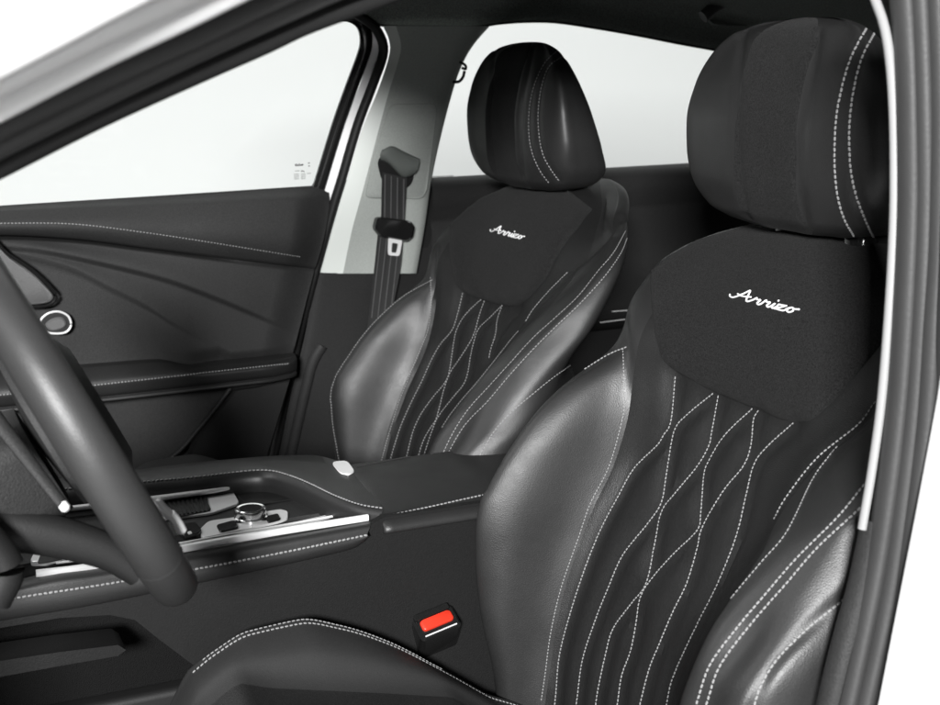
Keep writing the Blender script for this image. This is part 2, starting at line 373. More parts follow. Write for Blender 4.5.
D_PAN = V("654,262 650.6,281 652.3,312 657.4,342.6 668,365 712,390.5 756,409 786.8,420.9 809,420.9 827.7,407 855,376.6 882,344 905,318")
P_PAN = V("452,213 449.8,227.6 449.8,249.4 452.8,269.3 456.7,284.2 465.7,293.1 485.5,301 505.4,305.6 519.3,305 531.2,296 547,277 557,257.4 568,240.3 580,226")
D2a = V("624,300 627,348 628,400 626,420 613,466 594,504 582.6,537 565,588 554.5,634 549,675 545,702")
D3 = V("675.5,376 671,421 664,434.5 657,445.5 634,468.5 618,496.6 600.5,530 585,568 570,614 559.6,655 556,692 554,712")
D4 = V("713.6,393 688,414 674.5,431 667,471 661.7,501.7 649,522 623,555 608,588.5 594,624 582.6,660 577.5,696 575,715")
D5 = V("718.7,395 712,431 709,445.5 697.5,466 674.5,494 661.7,512 655,542.6 646.4,583 631,604 613,629 605.5,655 598,690 595,712")
D6 = V("753,408 725.5,434.5 709,461 704,476 701,512 697.5,530 674.5,553 654,576 641,596 636,624 631,650 622,675 618,701 616,715")
D7 = V("759,410 753.7,420 751,445.5 743.5,466 723,491.5 702.6,527 697.5,547.7 687,583 672,614 659,645 649,670 641,701 638,714")
D8 = V("794,422.5 766,448 753.7,466 746,496.6 736,537.5 718,583 700,619 685,650 672,680.5 667,703 665,715")
D9 = V("890,386 874,404 858,425 817.5,458 787,496.6 774,519.6"); D9b = V("774,519.6 745,560 715,600 690,640 668,690 662,712")
D10 = V("838,446 828,458 812,481 787,532 761,563 731,599 705,634.5 687,675 678.6,701 675,715")
D11 = V("890,455 863.5,486 838,517 797,558 766,593.6 736,629 710,665 697.5,701 693,715")
D12 = V("890,480 856,512 817.5,547.7 787,583 751,624 720.5,665 707.7,701 703,715")
D13 = V("880,570 842,601 807,629 776.6,660 761,685.6 755,703 752,714")
D1 = V("627,347 610,354 590,366 561,386 531,416 506.5,451 491.5,476 480,501 475,530 475,560 479,600 485,630 492,655 500,680")
th_d = .0048, .0036, .00082
th_b = .0052, .0040, .00105
d_lines = [(l, .0080, .013) for l in (D3, D4, D5, D6, D7, D8)]+[(D2a, .003, .007), (D9+D9b[1:], .005, .010), (D1, .003, .006), (D13, .003, .007)]
d_dots = [(l, 'i')+th_d for l in (D3, D4, D5, D6, D7, D8)]+[(D1, 'l', .0052, .004, .001), ([(x-4, y) for x, y in D2a[1:]], 'l', .0045, .003, .0007), (D9, 'r', .005, .0036, .001), (D10, 'r')+th_d, (D11, 'r')+th_b, (D12, 'r')+th_b, (D13, 'r')+th_b]
P1 = V("433,279.5 412,291 400,299 386.5,310.5 373,324 359.8,339.8 348.4,356.5 339.5,370 333,383.5 330.6,399 331.2,403.5 333,424 337,449 343,480")
P1b = V("345,352 336,366 330.6,381 328.6,399")
P2 = V("434,250 433,277 433.5,290 433.5,308 430,331 422,351.3 410.8,378.5 401.7,401 393.8,426 388,445.5 382,470 378,500")
P3 = V("463,292.3 456.2,319.5 451.6,330.9 440.3,344.5 431.2,360.4 422,380.8 410.8,403.5 401.7,424 394.9,444.3 388,470 384,500")
P4 = V("483.5,299 478.9,301.4 465.3,315 457.3,328.6 453.9,342.2 449.4,371.7 444.8,383 433.5,396.7 422,412.6 414.2,428.5 409.7,444.3 404,470 400,500")
P5 = V("484.7,300.2 479.5,315 474.5,333 468.8,344.5 458.6,360.4 449.5,374 444,390 437,417 429,440 420,470 413,500")
P6 = V("502.8,304.8 490.4,317.2 479,328.6 474.5,340 470.4,358 467.7,374 463.1,385.3 451.8,399 438.2,417 423.4,441 414,475")
P7 = V("502.7,304.8 497.5,319.5 495.5,335 491,349 489,359")
P8 = V("519,306 510,316 502,328")
P9 = V("622,218 610,234 597.6,247 568,272 550,290 534,308.5 526,321")
P10 = V("518.7,330.9 510.8,340 494.9,360.4 476.7,383 460.9,401.2 447.2,419.4 435.9,438.7 425,460")
P11 = V("625.5,231 613.5,252.8 597.6,272 578.9,295.7 556.2,317.2 533.5,337.7 510.8,362.6 488,387.6 467.7,410.3 451.8,435.3 438,465")
P12 = V("627,238 620.3,254 604.4,276.7 580,303.6 556.2,326.3 533.5,349 510.8,374 488,401.2 470,419.4 457.5,436.4 440,470")
P13 = V("598,347 580,359.2 556.2,375 533.5,393.3 510.8,412.6 493.8,431.9 480,455")
pt_ = .0052, .0036, .00078
p_lines = [(l, .0080, .013) for l in (P3, P4, P5, P6, P7, P8)]+[(P2, .006, .008), (P9, .005, .010), (P1, .003, .006), (P13, .003, .007)]
p_dots = [(l, 'i')+pt_ for l in (P3, P4, P5, P6, P7)]+[(P1, 'l')+pt_, (P1b, 'l')+pt_, ([(x-2.5, y) for x, y in P2[1:]], 'l', .0045, .003, .0007), (P9[3:], 'r')+pt_, (P10, 'r')+pt_, (P11, 'r')+pt_, (P12, 'r')+pt_, (P13, 'r')+pt_]
CX = .36977
GRP = 'front seats of the car'
dseat, dbv = make_seat('L1', -CX, 0, 0, d_lines, d_dots, D_PAN, 'black leather driver seat nearest the camera, with a red seat belt buckle beside its cushion', GRP)
pseat, pbv = make_seat('L1P', CX, -.0309, -.0048, p_lines, p_dots, P_PAN, 'black leather passenger seat standing beyond the centre console, in front of the belted pillar', GRP)

# ---- headrests
def hr_loop(z, kl=1.):
    a = pchip([1.176, 1.182, 1.195, 1.22, 1.26, 1.30, 1.34, 1.375, 1.397, 1.406, 1.4105, 1.412], [.08, .118, .143, .163, .172, .170, .158, .135, .106, .078, .048, .016], z)
    yf = pchip([1.176, 1.195, 1.235, 1.29, 1.34, 1.38, 1.40, 1.412], [-.035, -.010, .003, .005, -.002, -.014, -.025, -.044], z)
    yb = pchip([1.176, 1.188, 1.205, 1.245, 1.30, 1.35, 1.39, 1.412], [-.09, -.118, -.126, -.112, -.092, -.074, -.060, -.050], z)
    d = yf-yb; al = a*kl; m = min(1, a/.12)
    return [np.array(p) for p in ((0, yf-.002), (.056*m, yf), (al*.74, yf-.006), (al*.95, yf-.16*d), (al, yf-.34*d), (al*.97, yf-.66*d), (al*.86, yf-.93*d), (al*.5, yb-.004), (0, yb-.006), (-a*.5, yb-.004), (-a*.82, yf-.96*d), (-a*.93, yf-.80*d), (-a*.985, yf-.5*d), (-a*.97, yf-.26*d), (-a*.76, yf-.010), (-.056*m, yf))]
HZ = np.r_[np.linspace(1.176, 1.21, 14), np.linspace(1.214, 1.37, 44), np.linspace(1.374, 1.404, 12), np.linspace(1.4055, 1.412, 10)]
def make_headrest(kl, root, cx, dy, dz, seams, threads):
    G = np.array([[(u, y, z) for u, y in closed_cr(hr_loop(z, kl), 9)] for z in HZ])+np.array([cx, dy, dz]); nl = G.shape[1]; Fc = grid_faces(len(HZ), nl, True); bv = bvh_of(G.reshape(-1, 3), Fc)
    N = shell_normals(G); disp = np.zeros(G.shape[:2])
    for pts, dep, wid in seams:
        P, n = cast_px(bv, pts)
        if len(P) < 3: continue
        P = resample(P, .004); dm = np.sqrt(((G.reshape(-1, 1, 3)-P[None])**2).sum(2)).min(1).reshape(G.shape[:2])
        disp = np.minimum(disp, -dep*np.exp(-(dm/wid)**2))
    G2 = G+N*disp[..., None]
    mb = MB(); mb.add(G2.reshape(-1, 3), Fc); mb.add(G2[0], [tuple(range(nl))]); mb.add(G2[-1], [tuple(range(nl))])
    # centre stripe of woven fabric between the two seams
    cols = list(range(-9, 10)); 
    ncol = nl; 
    for i, f in enumerate(mb.f[:len(Fc)]):
        j = i % nl
        if j < 9 or j >= nl-9: mb.m[i] = 2
    bv2 = bvh_of(G2.reshape(-1, 3), Fc)
    for pts, pitch, L, r in threads:
        P, n = cast_px(bv2, pts, 14)
        if len(P) < 3: continue
        P = resample(np.c_[P, n], .004); stitches(mb, P[:, :3], P[:, 3:], pitch, L, r)
    h = mb.build('headrest', [LEATHER, THREAD, FABRIC], root, sharp=60)
    for s in (1, -1):
        pm = MB(); tube(pm, [(cx+s*.062, dy-.085, z+dz) for z in (1.13, 1.165, 1.20)], .007, n=14, upv=(0, 1, 0)); pm.build('post', [CHROME], h)
    for s in (1, -1):
        gm = MB(); tube(gm, [(cx+s*.062, dy-.085-.001*k, z+dz) for k, z in enumerate((1.150, 1.170, 1.1745, 1.1765))], .021, .018, n=20, upv=(0, 1, 0), scale=[1, 1, .95, .7]); gm.build('post_sleeve', [GLOSS], h)
    return h
hd = V("744,22 738.5,70 737,128 739,175 746,217"), V("818,30 812,70 802,120 798,160 800,195 804,220")
hdt = V("873,17 868,25.5 851,58 841,92 836,122.6 834.8,163.5 837.5,194 844,218 854.5,237"), V("883,20 875,32 861,61 853,95 849.4,129.4 851,170 858,201 871.5,233 876,238")
hp = V("494,52 491,85 490,119 491,145 495,172"), V("532,48 527,75 520.5,105 519,125 520,150 523,176")
hpt = V("558,50 545,63 535,83.6 529.8,106.6 529,132 532.3,152.5 540,170.4 549,183"), V("565,55 550,65.7 542.5,83.6 538.7,106.6 538.7,129.6 542.5,152.5 550,167.9 559,180.6")
make_headrest(1.10, dseat, -CX, 0, 0, [(l, .004, .006) for l in hd]+[(l, .002, .005) for l in hdt], [(l, .0056, .0046, .0014) for l in hdt])
make_headrest(1.03, pseat, CX+.010, -.0309, -.011, [(l, .004, .006) for l in hp]+[(l, .002, .005) for l in hpt], [(l, .0054, .0036, .0009) for l in hpt])

# ---- seat cushions (a section swept forward from the backrest)
def make_cushion(root, cx, dy, dz, sgn):
    # u outward: the bolster beside the console is at u = +.19*sgn
    top = [( .62, .640), (.585, .668), (.55, .682), (.485, .690), (.434, .680), (.368, .648), (.30, .598), (.24, .552), (.18, .52)]
    top = sorted([tuple(at(x, y, 'x', -CX+.172)[1:]) for x, y in V('490,698 440,670 390,645 340,629 300,624 250,635 215,655 190,675')])
    ys = np.array([p[0] for p in top]); zs = np.array([p[1] for p in top]); ym = ys[-1]
    sm = sorted([tuple(at(x, y, 'x', -CX+.105)[1:]) for x, y in V('560,706 500,700 380,693 270,688 215,679')])
    sy_ = [p[0] for p in sm]; sz_ = [p[1] for p in sm]
    rows = []; Y = np.linspace(.14, ym+.05, 66)
    for y in Y:
        zb = float(pchip(ys, zs, y)); zb = zb if y < ym else zb-(y-ym)*1.3
        zb = zb if y > ys[0] else zb-(ys[0]-y)*.5
        zm = min(float(np.interp(y, sy_, sz_)), zb-.012); zc = zm-.022
        e = max(0, (y-ym)/.06)
        pr = [(-.255, .36), (-.255, .50), (-.245, zb-.05), (-.215, zb-.004), (-.195, zb), (-.152, (zb*.58+zm*.42)+.006), (-.119, zm), (0, zc), (.119, zm), (.152, (zb*.58+zm*.42)+.006), (.195, zb), (.215, zb-.004), (.245, zb-.05), (.255, .50), (.255, .36)]
        pr = [np.array(p) for p in pr]; rows.append([(cx+p[0]*(1-.06*e)*.88, y+dy, p[1]+dz-(.04*e*e)) for p in cr(pr, 6)])
    G = np.array(rows); nc = G.shape[1]; mb = MB(); mb.add(G.reshape(-1, 3), grid_faces(len(Y), nc)); mb.add(G[-1], [tuple(range(nc))]); mb.add(G[0], [tuple(range(nc))])
    ob_bv = bvh_of(G.reshape(-1, 3), grid_faces(len(Y), nc))
    j = 4*6 if sgn < 0 else 10*6
    for jj, pitch in ((j, .0052), ):
        P = G[2:60, jj]; N = np.tile(np.array([0, .1, 1.]), (len(P), 1)); stitches(mb, P, N, .0056, .0042, .0013)
    P = G[22:58, j+2*(1 if sgn > 0 else -1)]; stitches(mb, P, np.tile(np.array([.5*sgn, .1, 1.]), (len(P), 1)), .0056, .0042, .0011)
    for q in range((len(Y)-1)*(nc-1)):
        if 6*6 <= q % (nc-1) < 8*6: mb.m[q] = 2
    return mb.build('seat_cushion', [CUSHION, THREAD, INSERT], root, sharp=70)
make_cushion(dseat, -CX, 0, 0, 1); make_cushion(pseat, CX, -.0309, -.0048, -1)
for rt, cx in ((dseat, -CX), (pseat, CX)):
    for s in (-1, 1):
        b = MB(); prism(b, [(cx+s*.17-.02, .0, .30), (cx+s*.17+.02, .0, .30), (cx+s*.17+.02, .6, .30), (cx+s*.17-.02, .6, .30)], (0, 0, .08), bev=.004); b.build('seat_rail', [HARD], rt)
# ---- driver's buckle
bx = -.158
def bp(px, py, x=bx): return at(px, py, 'x', x)
b = MB()
c_ = bp(435, 630); ax_y = bp(453, 612)-bp(414, 628); ax_y /= np.linalg.norm(ax_y)      # along the top, towards the back
nrm = np.array([-.62, .22, .75]); nrm -= ax_y*(nrm@ax_y); nrm /= np.linalg.norm(nrm); ax_x = np.cross(ax_y, nrm)
if ax_x[0] > 0: ax_x = -ax_x
c_ = bp(437, 622)
def bk(a, bb, h): return c_+ax_y*a+ax_x*bb+nrm*h
poly = [bk(x, y, -.055) for x, y in rrect(.028, .017, .006)]
prism(b, poly, nrm*.055, bev=.003); poly = [bk(x-.002, y-.013, 0) for x, y in rrect(.024, .004, .002)]; prism(b, poly, nrm*.006, bev=.001)
bucket = b.build('buckle', [GLOSS], dseat, sharp=35)
b = MB(); poly = [bk(x, y-.001, .0005) for x, y in rrect(.0215, .0075, .0045)]; prism(b, poly, nrm*.004, bev=.0015); b.build('release_button', [RED], bucket, sharp=50)
b = MB(); poly = [bk(x, y+.0125, .0004) for x, y in rrect(.022, .0008, .0004)]; prism(b, poly, nrm*.001); b.build('slot_lip', [SILVER], bucket)

# ------------------------------------------------------------------ steering wheel
wc = np.array([-.37, .764, 1.052]); tl = R(25.5); wu = np.array([0, math.sin(tl), math.cos(tl)]); wx = np.array([1., 0, 0]); wn = np.cross(wx, wu)  # wn points to the dash (+y)
if wn[1] < 0: wn = -wn
sw = thing('steering_wheel', tuple(wc), 'black leather steering wheel with silver trim on its spoke, cut by the left edge', 'steering wheel')
def wp(r, a, h=0): return wc+wx*(r*math.cos(a))+wu*(r*math.sin(a))+wn*h
b = MB(); ring = []; K = 110
sec = circ(.0176, .0200, 18)
vs = []
for k in range(K):
    a = 2*math.pi*k/K; rr = .183
    if math.sin(a) < -.80: rr = min(rr, .183*.80/-math.sin(a)+.012)
    fat = 1+.10*math.exp(-((math.degrees(a)-180)/50)**2)
    for x, y in sec: vs.append(wp(rr+x*fat, a, y*fat))
b.add(vs, grid_faces(K, 18, True)+[((K-1)*18+j, (K-1)*18+(j+1) % 18, (j+1) % 18, j) for j in range(18)]); b.build('rim', [WHEEL], sw, sharp=180)
for a0 in (214, 326):
    b = MB(); vs = []; 
    for k in range(3):
        a = R(a0+.9*(k-1))
        for x, y in circ(.0190*(1.02 if k == 1 else 1), .0215*(1.02 if k == 1 else 1), 18): vs.append(wp(.183+x, a, y))
    b.add(vs, grid_faces(3, 18, True)); b.build('rim_seam', [SEAL], sw)
b = MB(); prof = [(.0, -.03), (.055, -.03), (.075, -.02), (.082, .0), (.075, .03), (.0, .04)]; vs = []
for r_, h in prof:
    for k in range(28): vs.append(wp(max(r_, .001), 2*math.pi*k/28, h))
b.add(vs, grid_faces(len(prof), 28, True)); b.build('hub', [SOFT], sw)
for a0, a1 in ((180, 178), (0, 2), (255, 252), (285, 288)):
    b = MB(); path = [wp(.06+.115*t, R(a0+(a1-a0)*t), -.012+.012*t) for t in np.linspace(0, 1, 8)]
    sweep(b, path, rrect(.022, .009, .006), tuple(wn)); b.build('spoke', [SOFT], sw)
for path in ("155,499 160,506 166,512 171,516", "169,513 174,518 179,525 183,533"):
    b = MB(); P_ = [np.array(at(x, y, 'x', -.485)) for x, y in V(path)]; tube(b, cr(P_, 4), .0062, .0045, 12, scale=[.5]+[1]*11+[.5]); b.build('trim_bezel', [CHROME], sw)
# column with its stalk
colm = thing('steering_column', (-.37, .9, .95), 'black steering column shroud with a thin lever behind the wheel', 'steering column')
b = MB(); path = [wc+wn*t-wu*.02 for t in (.04, .08, .16, .30, .45)]
sweep(b, path, rrect(.062, .058, .03, 5), (0, 0, 1), scale=[.8, .95, 1, 1.05, 1.1]); b.build('shroud', [HARD], colm)
b = MB(); s0 = at(-15, 405, 'x', -.43); s1 = at(63, 505, 'x', -.50)
path = [s0+(s1-s0)*t for t in np.linspace(0, 1, 10)]; tube(b, path, .0065, .0045, 12, scale=list(np.linspace(1.25, .8, 10))); st = b.build('lever', [SOFT], colm)
b = MB(); dv = (s1-s0)/np.linalg.norm(s1-s0); tube(b, [s1-dv*.001, s1+dv*.004, s1+dv*.006], .0042, n=12, scale=[1, 1, .5]); b.build('lever_tip', [CHROME], st)
b = MB(); path = [at(x, y, 'x', -.42) for x, y in cr(V("-30,530 20,530 70,540 110,553 140,572"), 5)]
tube(b, path, .014, .018, 14, scale=list(np.linspace(1.25, .8, len(path)))); b.build('lower_shroud', [DEEP], colm)
b = MB(); path = [at(x, y, 'x', -.47) for x, y in cr(V("-40,520 -10,545 5,570 -8,600"), 5)]
tube(b, path, .016, .016, 14); b.build('adjuster_handle', [DEEP], colm)

# ------------------------------------------------------------------ centre console
con = thing('centre_console', (-.03, .45, .30), 'black leather centre console with armrest lid, chrome edged selector tray and pale stitching', 'centre console')
ZL = .825; ZD = .795; XS = -.140
def zl(px, py, z=ZL): return at(px, py, 'z', z)
# body: section swept along y
b = MB()
near = [at(x, y, 'x', XS) for x, y in V("-60,620 0,606 100,592 195,580")]
def con_block(y0, y1, x0, x1, z0, z1, r, m, name, nseg=2):
    mb = MB(); path = [(0, y, 0) for y in np.linspace(y0, y1, nseg)]
    sec = [(x+(x0+x1)/2, y+(z0+z1)/2) for x, y in rrect((x1-x0)/2, (z1-z0)/2, r)]
    vs = [(p[0], q[1], p[1]) for q in path for p in sec]; n = len(sec)
    mb.add(vs, grid_faces(nseg, n, True)+[tuple(range(n)), tuple((nseg-1)*n+j for j in range(n))]); return mb.build(name, m, con, sharp=50)
con_block(-.28, .40, XS+.010, .075, .30, .797, .012, [CONS], 'console_body')
con_block(.396, 1.25, -.02, .085, .60, .77, .004, [CARPET], 'console_body')
con_block(.30, 1.25, -.04, .07, .30, .60, .01, [DEEP], 'console_base')
# lower apron cut to the curve seen above the floor recess
ap = [at(x, y, 'x', XS+.002) for x, y in V("-60,640 0,628 60,618 110,615 135,620 160,640 200,670 240,700 300,740 620,740 620,500 520,497 385,517 361,530 195,566 100,580 0,592 -60,602")]
mb = MB(); prism(mb, ap, (.012, 0, 0)); mb.build('side_panel', [CONS], con)
mb = MB(); sh = [at(x, y, 'x', XS-.004) for x, y in V("-60,668 0,661 60,652 118,645 126,650 118,656 60,666 0,677 -60,686")]; prism(mb, sh, (.05, 0, 0)); mb.build('floor_shelf', [CONS], con)
# armrest lid
near_lo = [np.array(zl(*p)) for p in V("385,517 475,497 530,484 600,468")]
y0l, y1l = near_lo[0][1], -.16
lid_rows = []
def lid_sec(y, f):
    # across: from the far edge to the near, then rolling down over the near side
    xn = XS-.008; xf = .086
    return [(xf, y, .79), (xf+.004, y, .81), (xf-.006, y, ZL-.002), (xf-.02, y, ZL), (.03, y, ZL+.002), (-.04, y, ZL+.002), (xn+.05, y, ZL-.001), (xn+.022, y, ZL-.004), (xn+.007, y, ZL-.010), (xn+.001, y, ZL-.018), (xn+.005, y, ZL-.024), (xn+.03, y, ZL-.026)]
def lid_piece(name, ya, yb, seam_front=0.):
    mb = MB(); Y = np.r_[ya, ya-.003, np.linspace(ya-.012, yb+.006, 12), yb]; rows = []
    for i, y in enumerate(Y):
        ins = .005 if i in (0, len(Y)-1) else 0
        S = cr([np.array(p) for p in lid_sec(y, 0)], 5); c = np.array([-.03, y, .80])
        S = [c+(p-c)*(1-ins*6) for p in S]
        # the front seam runs obliquely: far side lies further back
        rows.append([(p[0], p[1]+seam_front*(p[0]-XS), p[2]) for p in S])
    G = np.array(rows); mb.add(G.reshape(-1, 3), grid_faces(len(Y), G.shape[1])); mb.add(G[0], [tuple(range(G.shape[1]))]); mb.add(G[-1], [tuple(range(G.shape[1]))])
    return mb, G
fs = (zl(345, 463)[1]-zl(385, 517)[1])/(zl(345, 463)[0]-zl(385, 517)[0])
mb, G = lid_piece('', y0l, -.16, fs)
bvl = bvh_of(G.reshape(-1, 3), grid_faces(G.shape[0], G.shape[1]))
P, n = cast_px(bvl, V("388,516 430,507 475,497 520,487")); stitches(mb, P, n, .0056, .0044, .0013)
lid = mb.build('armrest_lid', [LEATHER, THREAD], con, sharp=60)
mb = MB(); P, n = cast_px(bvl, V("357,467 420,455 475,446 520,438"), 6)
if len(P) > 3: sweep(mb, [p+np.array([0, 0, .0006]) for p in P], circ(.0011, .0009, 6)); mb.build('lid_seam', [SEAL], lid)
# front shoulder piece wrapping the tray
def edgepts(s, z): return [np.array(zl(x, y, z)) for x, y in cr(V(s), 6)]
inner = edgepts("-60,502 60,490 150,481.5 200,477 245,471.5 270,471 290,476 310,484 335,496 360,505 384,509", ZL)
far = edgepts("-60,497 60,478 150,468 210,461 270,456 300,455 320,456 345,463", ZL)
inner = resample(inner, .004); m_ = len(inner); far = np.array(far); 
d_ = np.r_[0, np.cumsum(np.linalg.norm(np.diff(far, axis=0), axis=1))]; far = np.array([np.interp(np.linspace(0, d_[-1], m_), d_, far[:, i]) for i in range(3)]).T
rows = []
tang = np.gradient(inner, axis=0); tang /= np.linalg.norm(tang, axis=1)[:, None]; out = np.cross(tang, np.array([0, 0, 1.])); 
out = np.where((out@np.array([-1., 0, 0]))[:, None] < 0, -out, out)
outward = (inner-far); outward[:, 2] = 0; outward /= np.linalg.norm(outward, axis=1)[:, None]
prof = [(-.0, -.0), (.006, -.003), (.010, -.009), (.010, -.020), (.007, -.032)]
rows.append(far+np.array([0.02, 0, -.03])); rows.append(far+np.array([.006, 0, -.006]))
for t in (0., .25, .5, .75): rows.append(far*(1-t)+inner*t+np.array([0, 0, .002*math.sin(math.pi*t)]))
for a, h in prof: rows.append(inner+out*a+np.array([0, 0, h]))
G = np.array(rows); mb = MB(); mb.add(G.reshape(-1, 3), grid_faces(len(rows), m_)); bvs = bvh_of(G.reshape(-1, 3), grid_faces(len(rows), m_))
P = resample(inner, .004); stitches(mb, P, np.tile(np.array([-.3, 0, 1.]), (len(P), 1)), .0056, .0044, .0013, lift=.001)
shp = mb.build('tray_surround', [LEATHER, THREAD], con, sharp=60)
mb = MB(); poly = [zl(x, y, ZL+.0022) for x, y in roundpoly(V("331,463 347,461.5 355,472 349,475.5 340,474"), .3)]; prism(mb, poly, (0, 0, .002), bev=.0006); mb.build('lid_button', [CHROME], con)
# near padded rail with chrome edge
top = V("-60,606 40,577.5 100,568.5 188,553 280,537 370,521.5"); st = V("-60,614 0,600.5 100,585 198,568.6 280,553 367,535"); lo = V("-60,632 0,621 100,604 195,584 280,566 345,551 361,544 370,535")
A = [np.array(at(x, y, 'x', XS+.010)) for x, y in top]; B = [np.array(at(x, y, 'x', XS-.006)) for x, y in st]; Cc = [np.array(at(x, y, 'x', XS)) for x, y in lo]
def rs(P, n=90):
    P = np.array(cr(P, 8)); d = np.r_[0, np.cumsum(np.linalg.norm(np.diff(P, axis=0), axis=1))]; return np.array([np.interp(np.linspace(0, d[-1], n), d, P[:, i]) for i in range(3)]).T
A, B, Cc = rs(A), rs(B), rs(Cc); rows = [A+np.array([.02, 0, -.004]), A, A*.6+B*.4+np.array([-.006, 0, .003]), B, B*.5+Cc*.5+np.array([-.004, 0, 0]), Cc, Cc+np.array([.02, 0, -.004])]
rows = np.array(cr(rows, 4)); mb = MB(); mb.add(rows.reshape(-1, 3), grid_faces(len(rows), 90)); mb.add(rows[:, -1], [tuple(range(len(rows)))])
stitches(mb, B, np.tile(np.array([-1., 0, .3]), (len(B), 1)), .0056, .0044, .0013)
mb.build('side_rail', [LEATHER, THREAD], con, sharp=60)
ch = rs([np.array(at(x, y, 'x', XS+.014)) for x, y in V("36,573.5 82,568 127,560 188,548 280,531.5 368,517.5")])
mb = MB(); sweep(mb, ch, rrect(.0028, .0042, .002), (0, 0, 1)); mb.build('chrome_strip', [CHROME], con)
mb = MB(); mb2 = rs([np.array(zl(x, y, ZD+.012)) for x, y in V("40,512 150,499 210,491 245,484.5 278,484")]); sweep(mb, mb2, rrect(.0045, .003, .002), (0, 0, 1), scale=list(np.r_[np.ones(70), np.linspace(1, .25, 20)])); mb.build('chrome_strip', [CHROME], con)
mb = MB(); c2 = rs([np.array(zl(x, y, ZD+.006)) for x, y in V("56,563 123,553.5 188,542 290,524 345,514")]); sweep(mb, c2, rrect(.0015, .0015, .001), (0, 0, 1)); mb.build('chrome_strip', [SILVER], con)
# deck and what is set into it
def plate(s, z, h, m, name, r=.3, par=None, bev=.0008):
    mb = MB(); poly = [zl(x, y, z) for x, y in roundpoly(V(s), r)]; prism(mb, poly, (0, 0, h), bev=bev); return mb.build(name, m, par or con, sharp=35)
deck = plate("-60,620 0,585 185,549 370,520 384,512 340,490 285,470 150,480 -60,505", ZD-.02, .02, [SOFT], 'tray_deck', .1)
Z2 = ZD+.001
tray = plate("150,505 163,497 205,490 232,491 240,505 212,515 178,519 150,522", Z2, .003, [SILVER], 'tray_plate', .2)
slot = plate("160,500 168,496.5 195,492 205,497 212,511 176,517.5 166,512", Z2+.0034, .0008, [DEEP], 'ribbed_mat', .2, tray)
mb = MB()
for k in range(9):
    t = k/8; p = np.array(zl(168+37*t, 500-4.5*t, Z2+.0046)); q = np.array(zl(176+33*t, 515.5-5*t, Z2+.0046)); sweep(mb, [p, (p+q)/2, q], rrect(.0013, .0009, .0004), (0, 0, 1))
mb.build('rib', [HARD], tray)
plate("236,494 285,486 297,499 262,505 248,507", Z2, .001, [DEEP], 'bin_shade', .2)  # flat dark plate: the shade of a hollow bin put into colour
sel = plate("199,532 208,523 236,519 280,511 288,513 288,520 278,524 222,536 202,540", Z2, .003, [SILVER], 'selector_plate', .25)
plate("216,526 235,521 239,528.5 220,533", Z2+.0034, .002, [GLOSS], 'push_button', .2, sel); plate("265,517.5 278,514.5 281,520 268,523.5", Z2+.0034, .002, [GLOSS], 'push_button', .2, sel)
bt = plate("180,529 196,526 202,534 198,537.5 184,540 179,536", Z2+.001, .006, [GLOSS], 'push_button', .2)
plate("187,532 191,531 192.5,533.5 188.5,534.5", Z2+.0074, .0006, [SILVER], 'button_mark', .3, bt)
plate("178,543 205,540 285,525 330,515 332,518 288,529 205,545 180,548", Z2, .0012, [SILVER], 'trim_line', .1)
plate("30,566 36,553 52,549 64,548 110,541 116,552 60,562 46,566", Z2, .006, [CHROME], 'cup_holder_ring', .25)
plate("37,564 41,553 54,550 64,549 106,543 111,551 60,560 48,563", Z2+.0064, .0008, [DEEP], 'cup_holder_well', .25)
kc = np.array(zl(251, 519, Z2+.003)); mb = MB(); vs = []; prof = [(.0215, 0), (.0215, .004), (.0195, .005), (.0198, .012), (.0195, .0145), (.0180, .0155), (.0150, .0150), (.0145, .0140), (.001, .0140)]
for r_, h in prof:
    for k in range(48):
        rr = r_*(1+(.018*(k % 2) if .004 < h < .0145 and r_ > .019 else 0)); vs.append(kc+np.array([rr*math.cos(2*math.pi*k/48), rr*math.sin(2*math.pi*k/48), h]))
mb.add(vs, grid_faces(len(prof), 48, True))
knob = mb.build('rotary_selector', [KNOB], con, sharp=25)
mb = MB(); sweep(mb, [kc+np.array([0, 0, .0141]), kc+np.array([0, 0, .0150])], circ(.0142, n=36), (0, 1, 0)); mb.build('selector_cap', [GLOSS], knob)

# ------------------------------------------------------------------ passenger door
door = thing('front_door', (.75, .6, .4), 'black front passenger door panel with stitched armrest under the clear window, left of the pillar', 'car door', 'doors on the far side of the car')
XD = .70
def dz_(s):  # polyline on the door plane as (y,z) sorted by y
    P = np.array([at(x, y, 'x', XD)[1:] for x, y in V(s)]); return P[np.argsort(P[:, 0])]
def li(P): return lambda y: pchip(P[:, 0], P[:, 1], y)
belt = li(dz_("-120,215 0,207 165,197.5 318,187.5 330,193")); rightE = dz_("331,194 328,215 300,330 285,390 272,450 262,500 245,560")
groove = li(dz_("-120,238 0,236 72,239.5 144.7,248.5 217,257.8 309,269 330,272")); c1 = li(dz_("-120,240 0,243 36,247 90,257.8 163,275.8 217,295.7 264,315.6 300,332")); c2f = li(dz_("-120,245 0,250 36,256 72,266.8 108.5,285 144.7,303 170,319 230,350"))
yr = li(rightE[np.argsort(rightE[:, 1])][:, ::-1])
sst = lambda t: np.clip(t, 0, 1)**2*(3-2*np.clip(t, 0, 1))
NY = 160; vs = []; NSEG = (36, 30, 26, 30, 34, 44); NROW = sum(NSEG)+1
armtop = li(dz_("-120,373 74,362.6 152,357 195,363 289,353.6 300,352"))
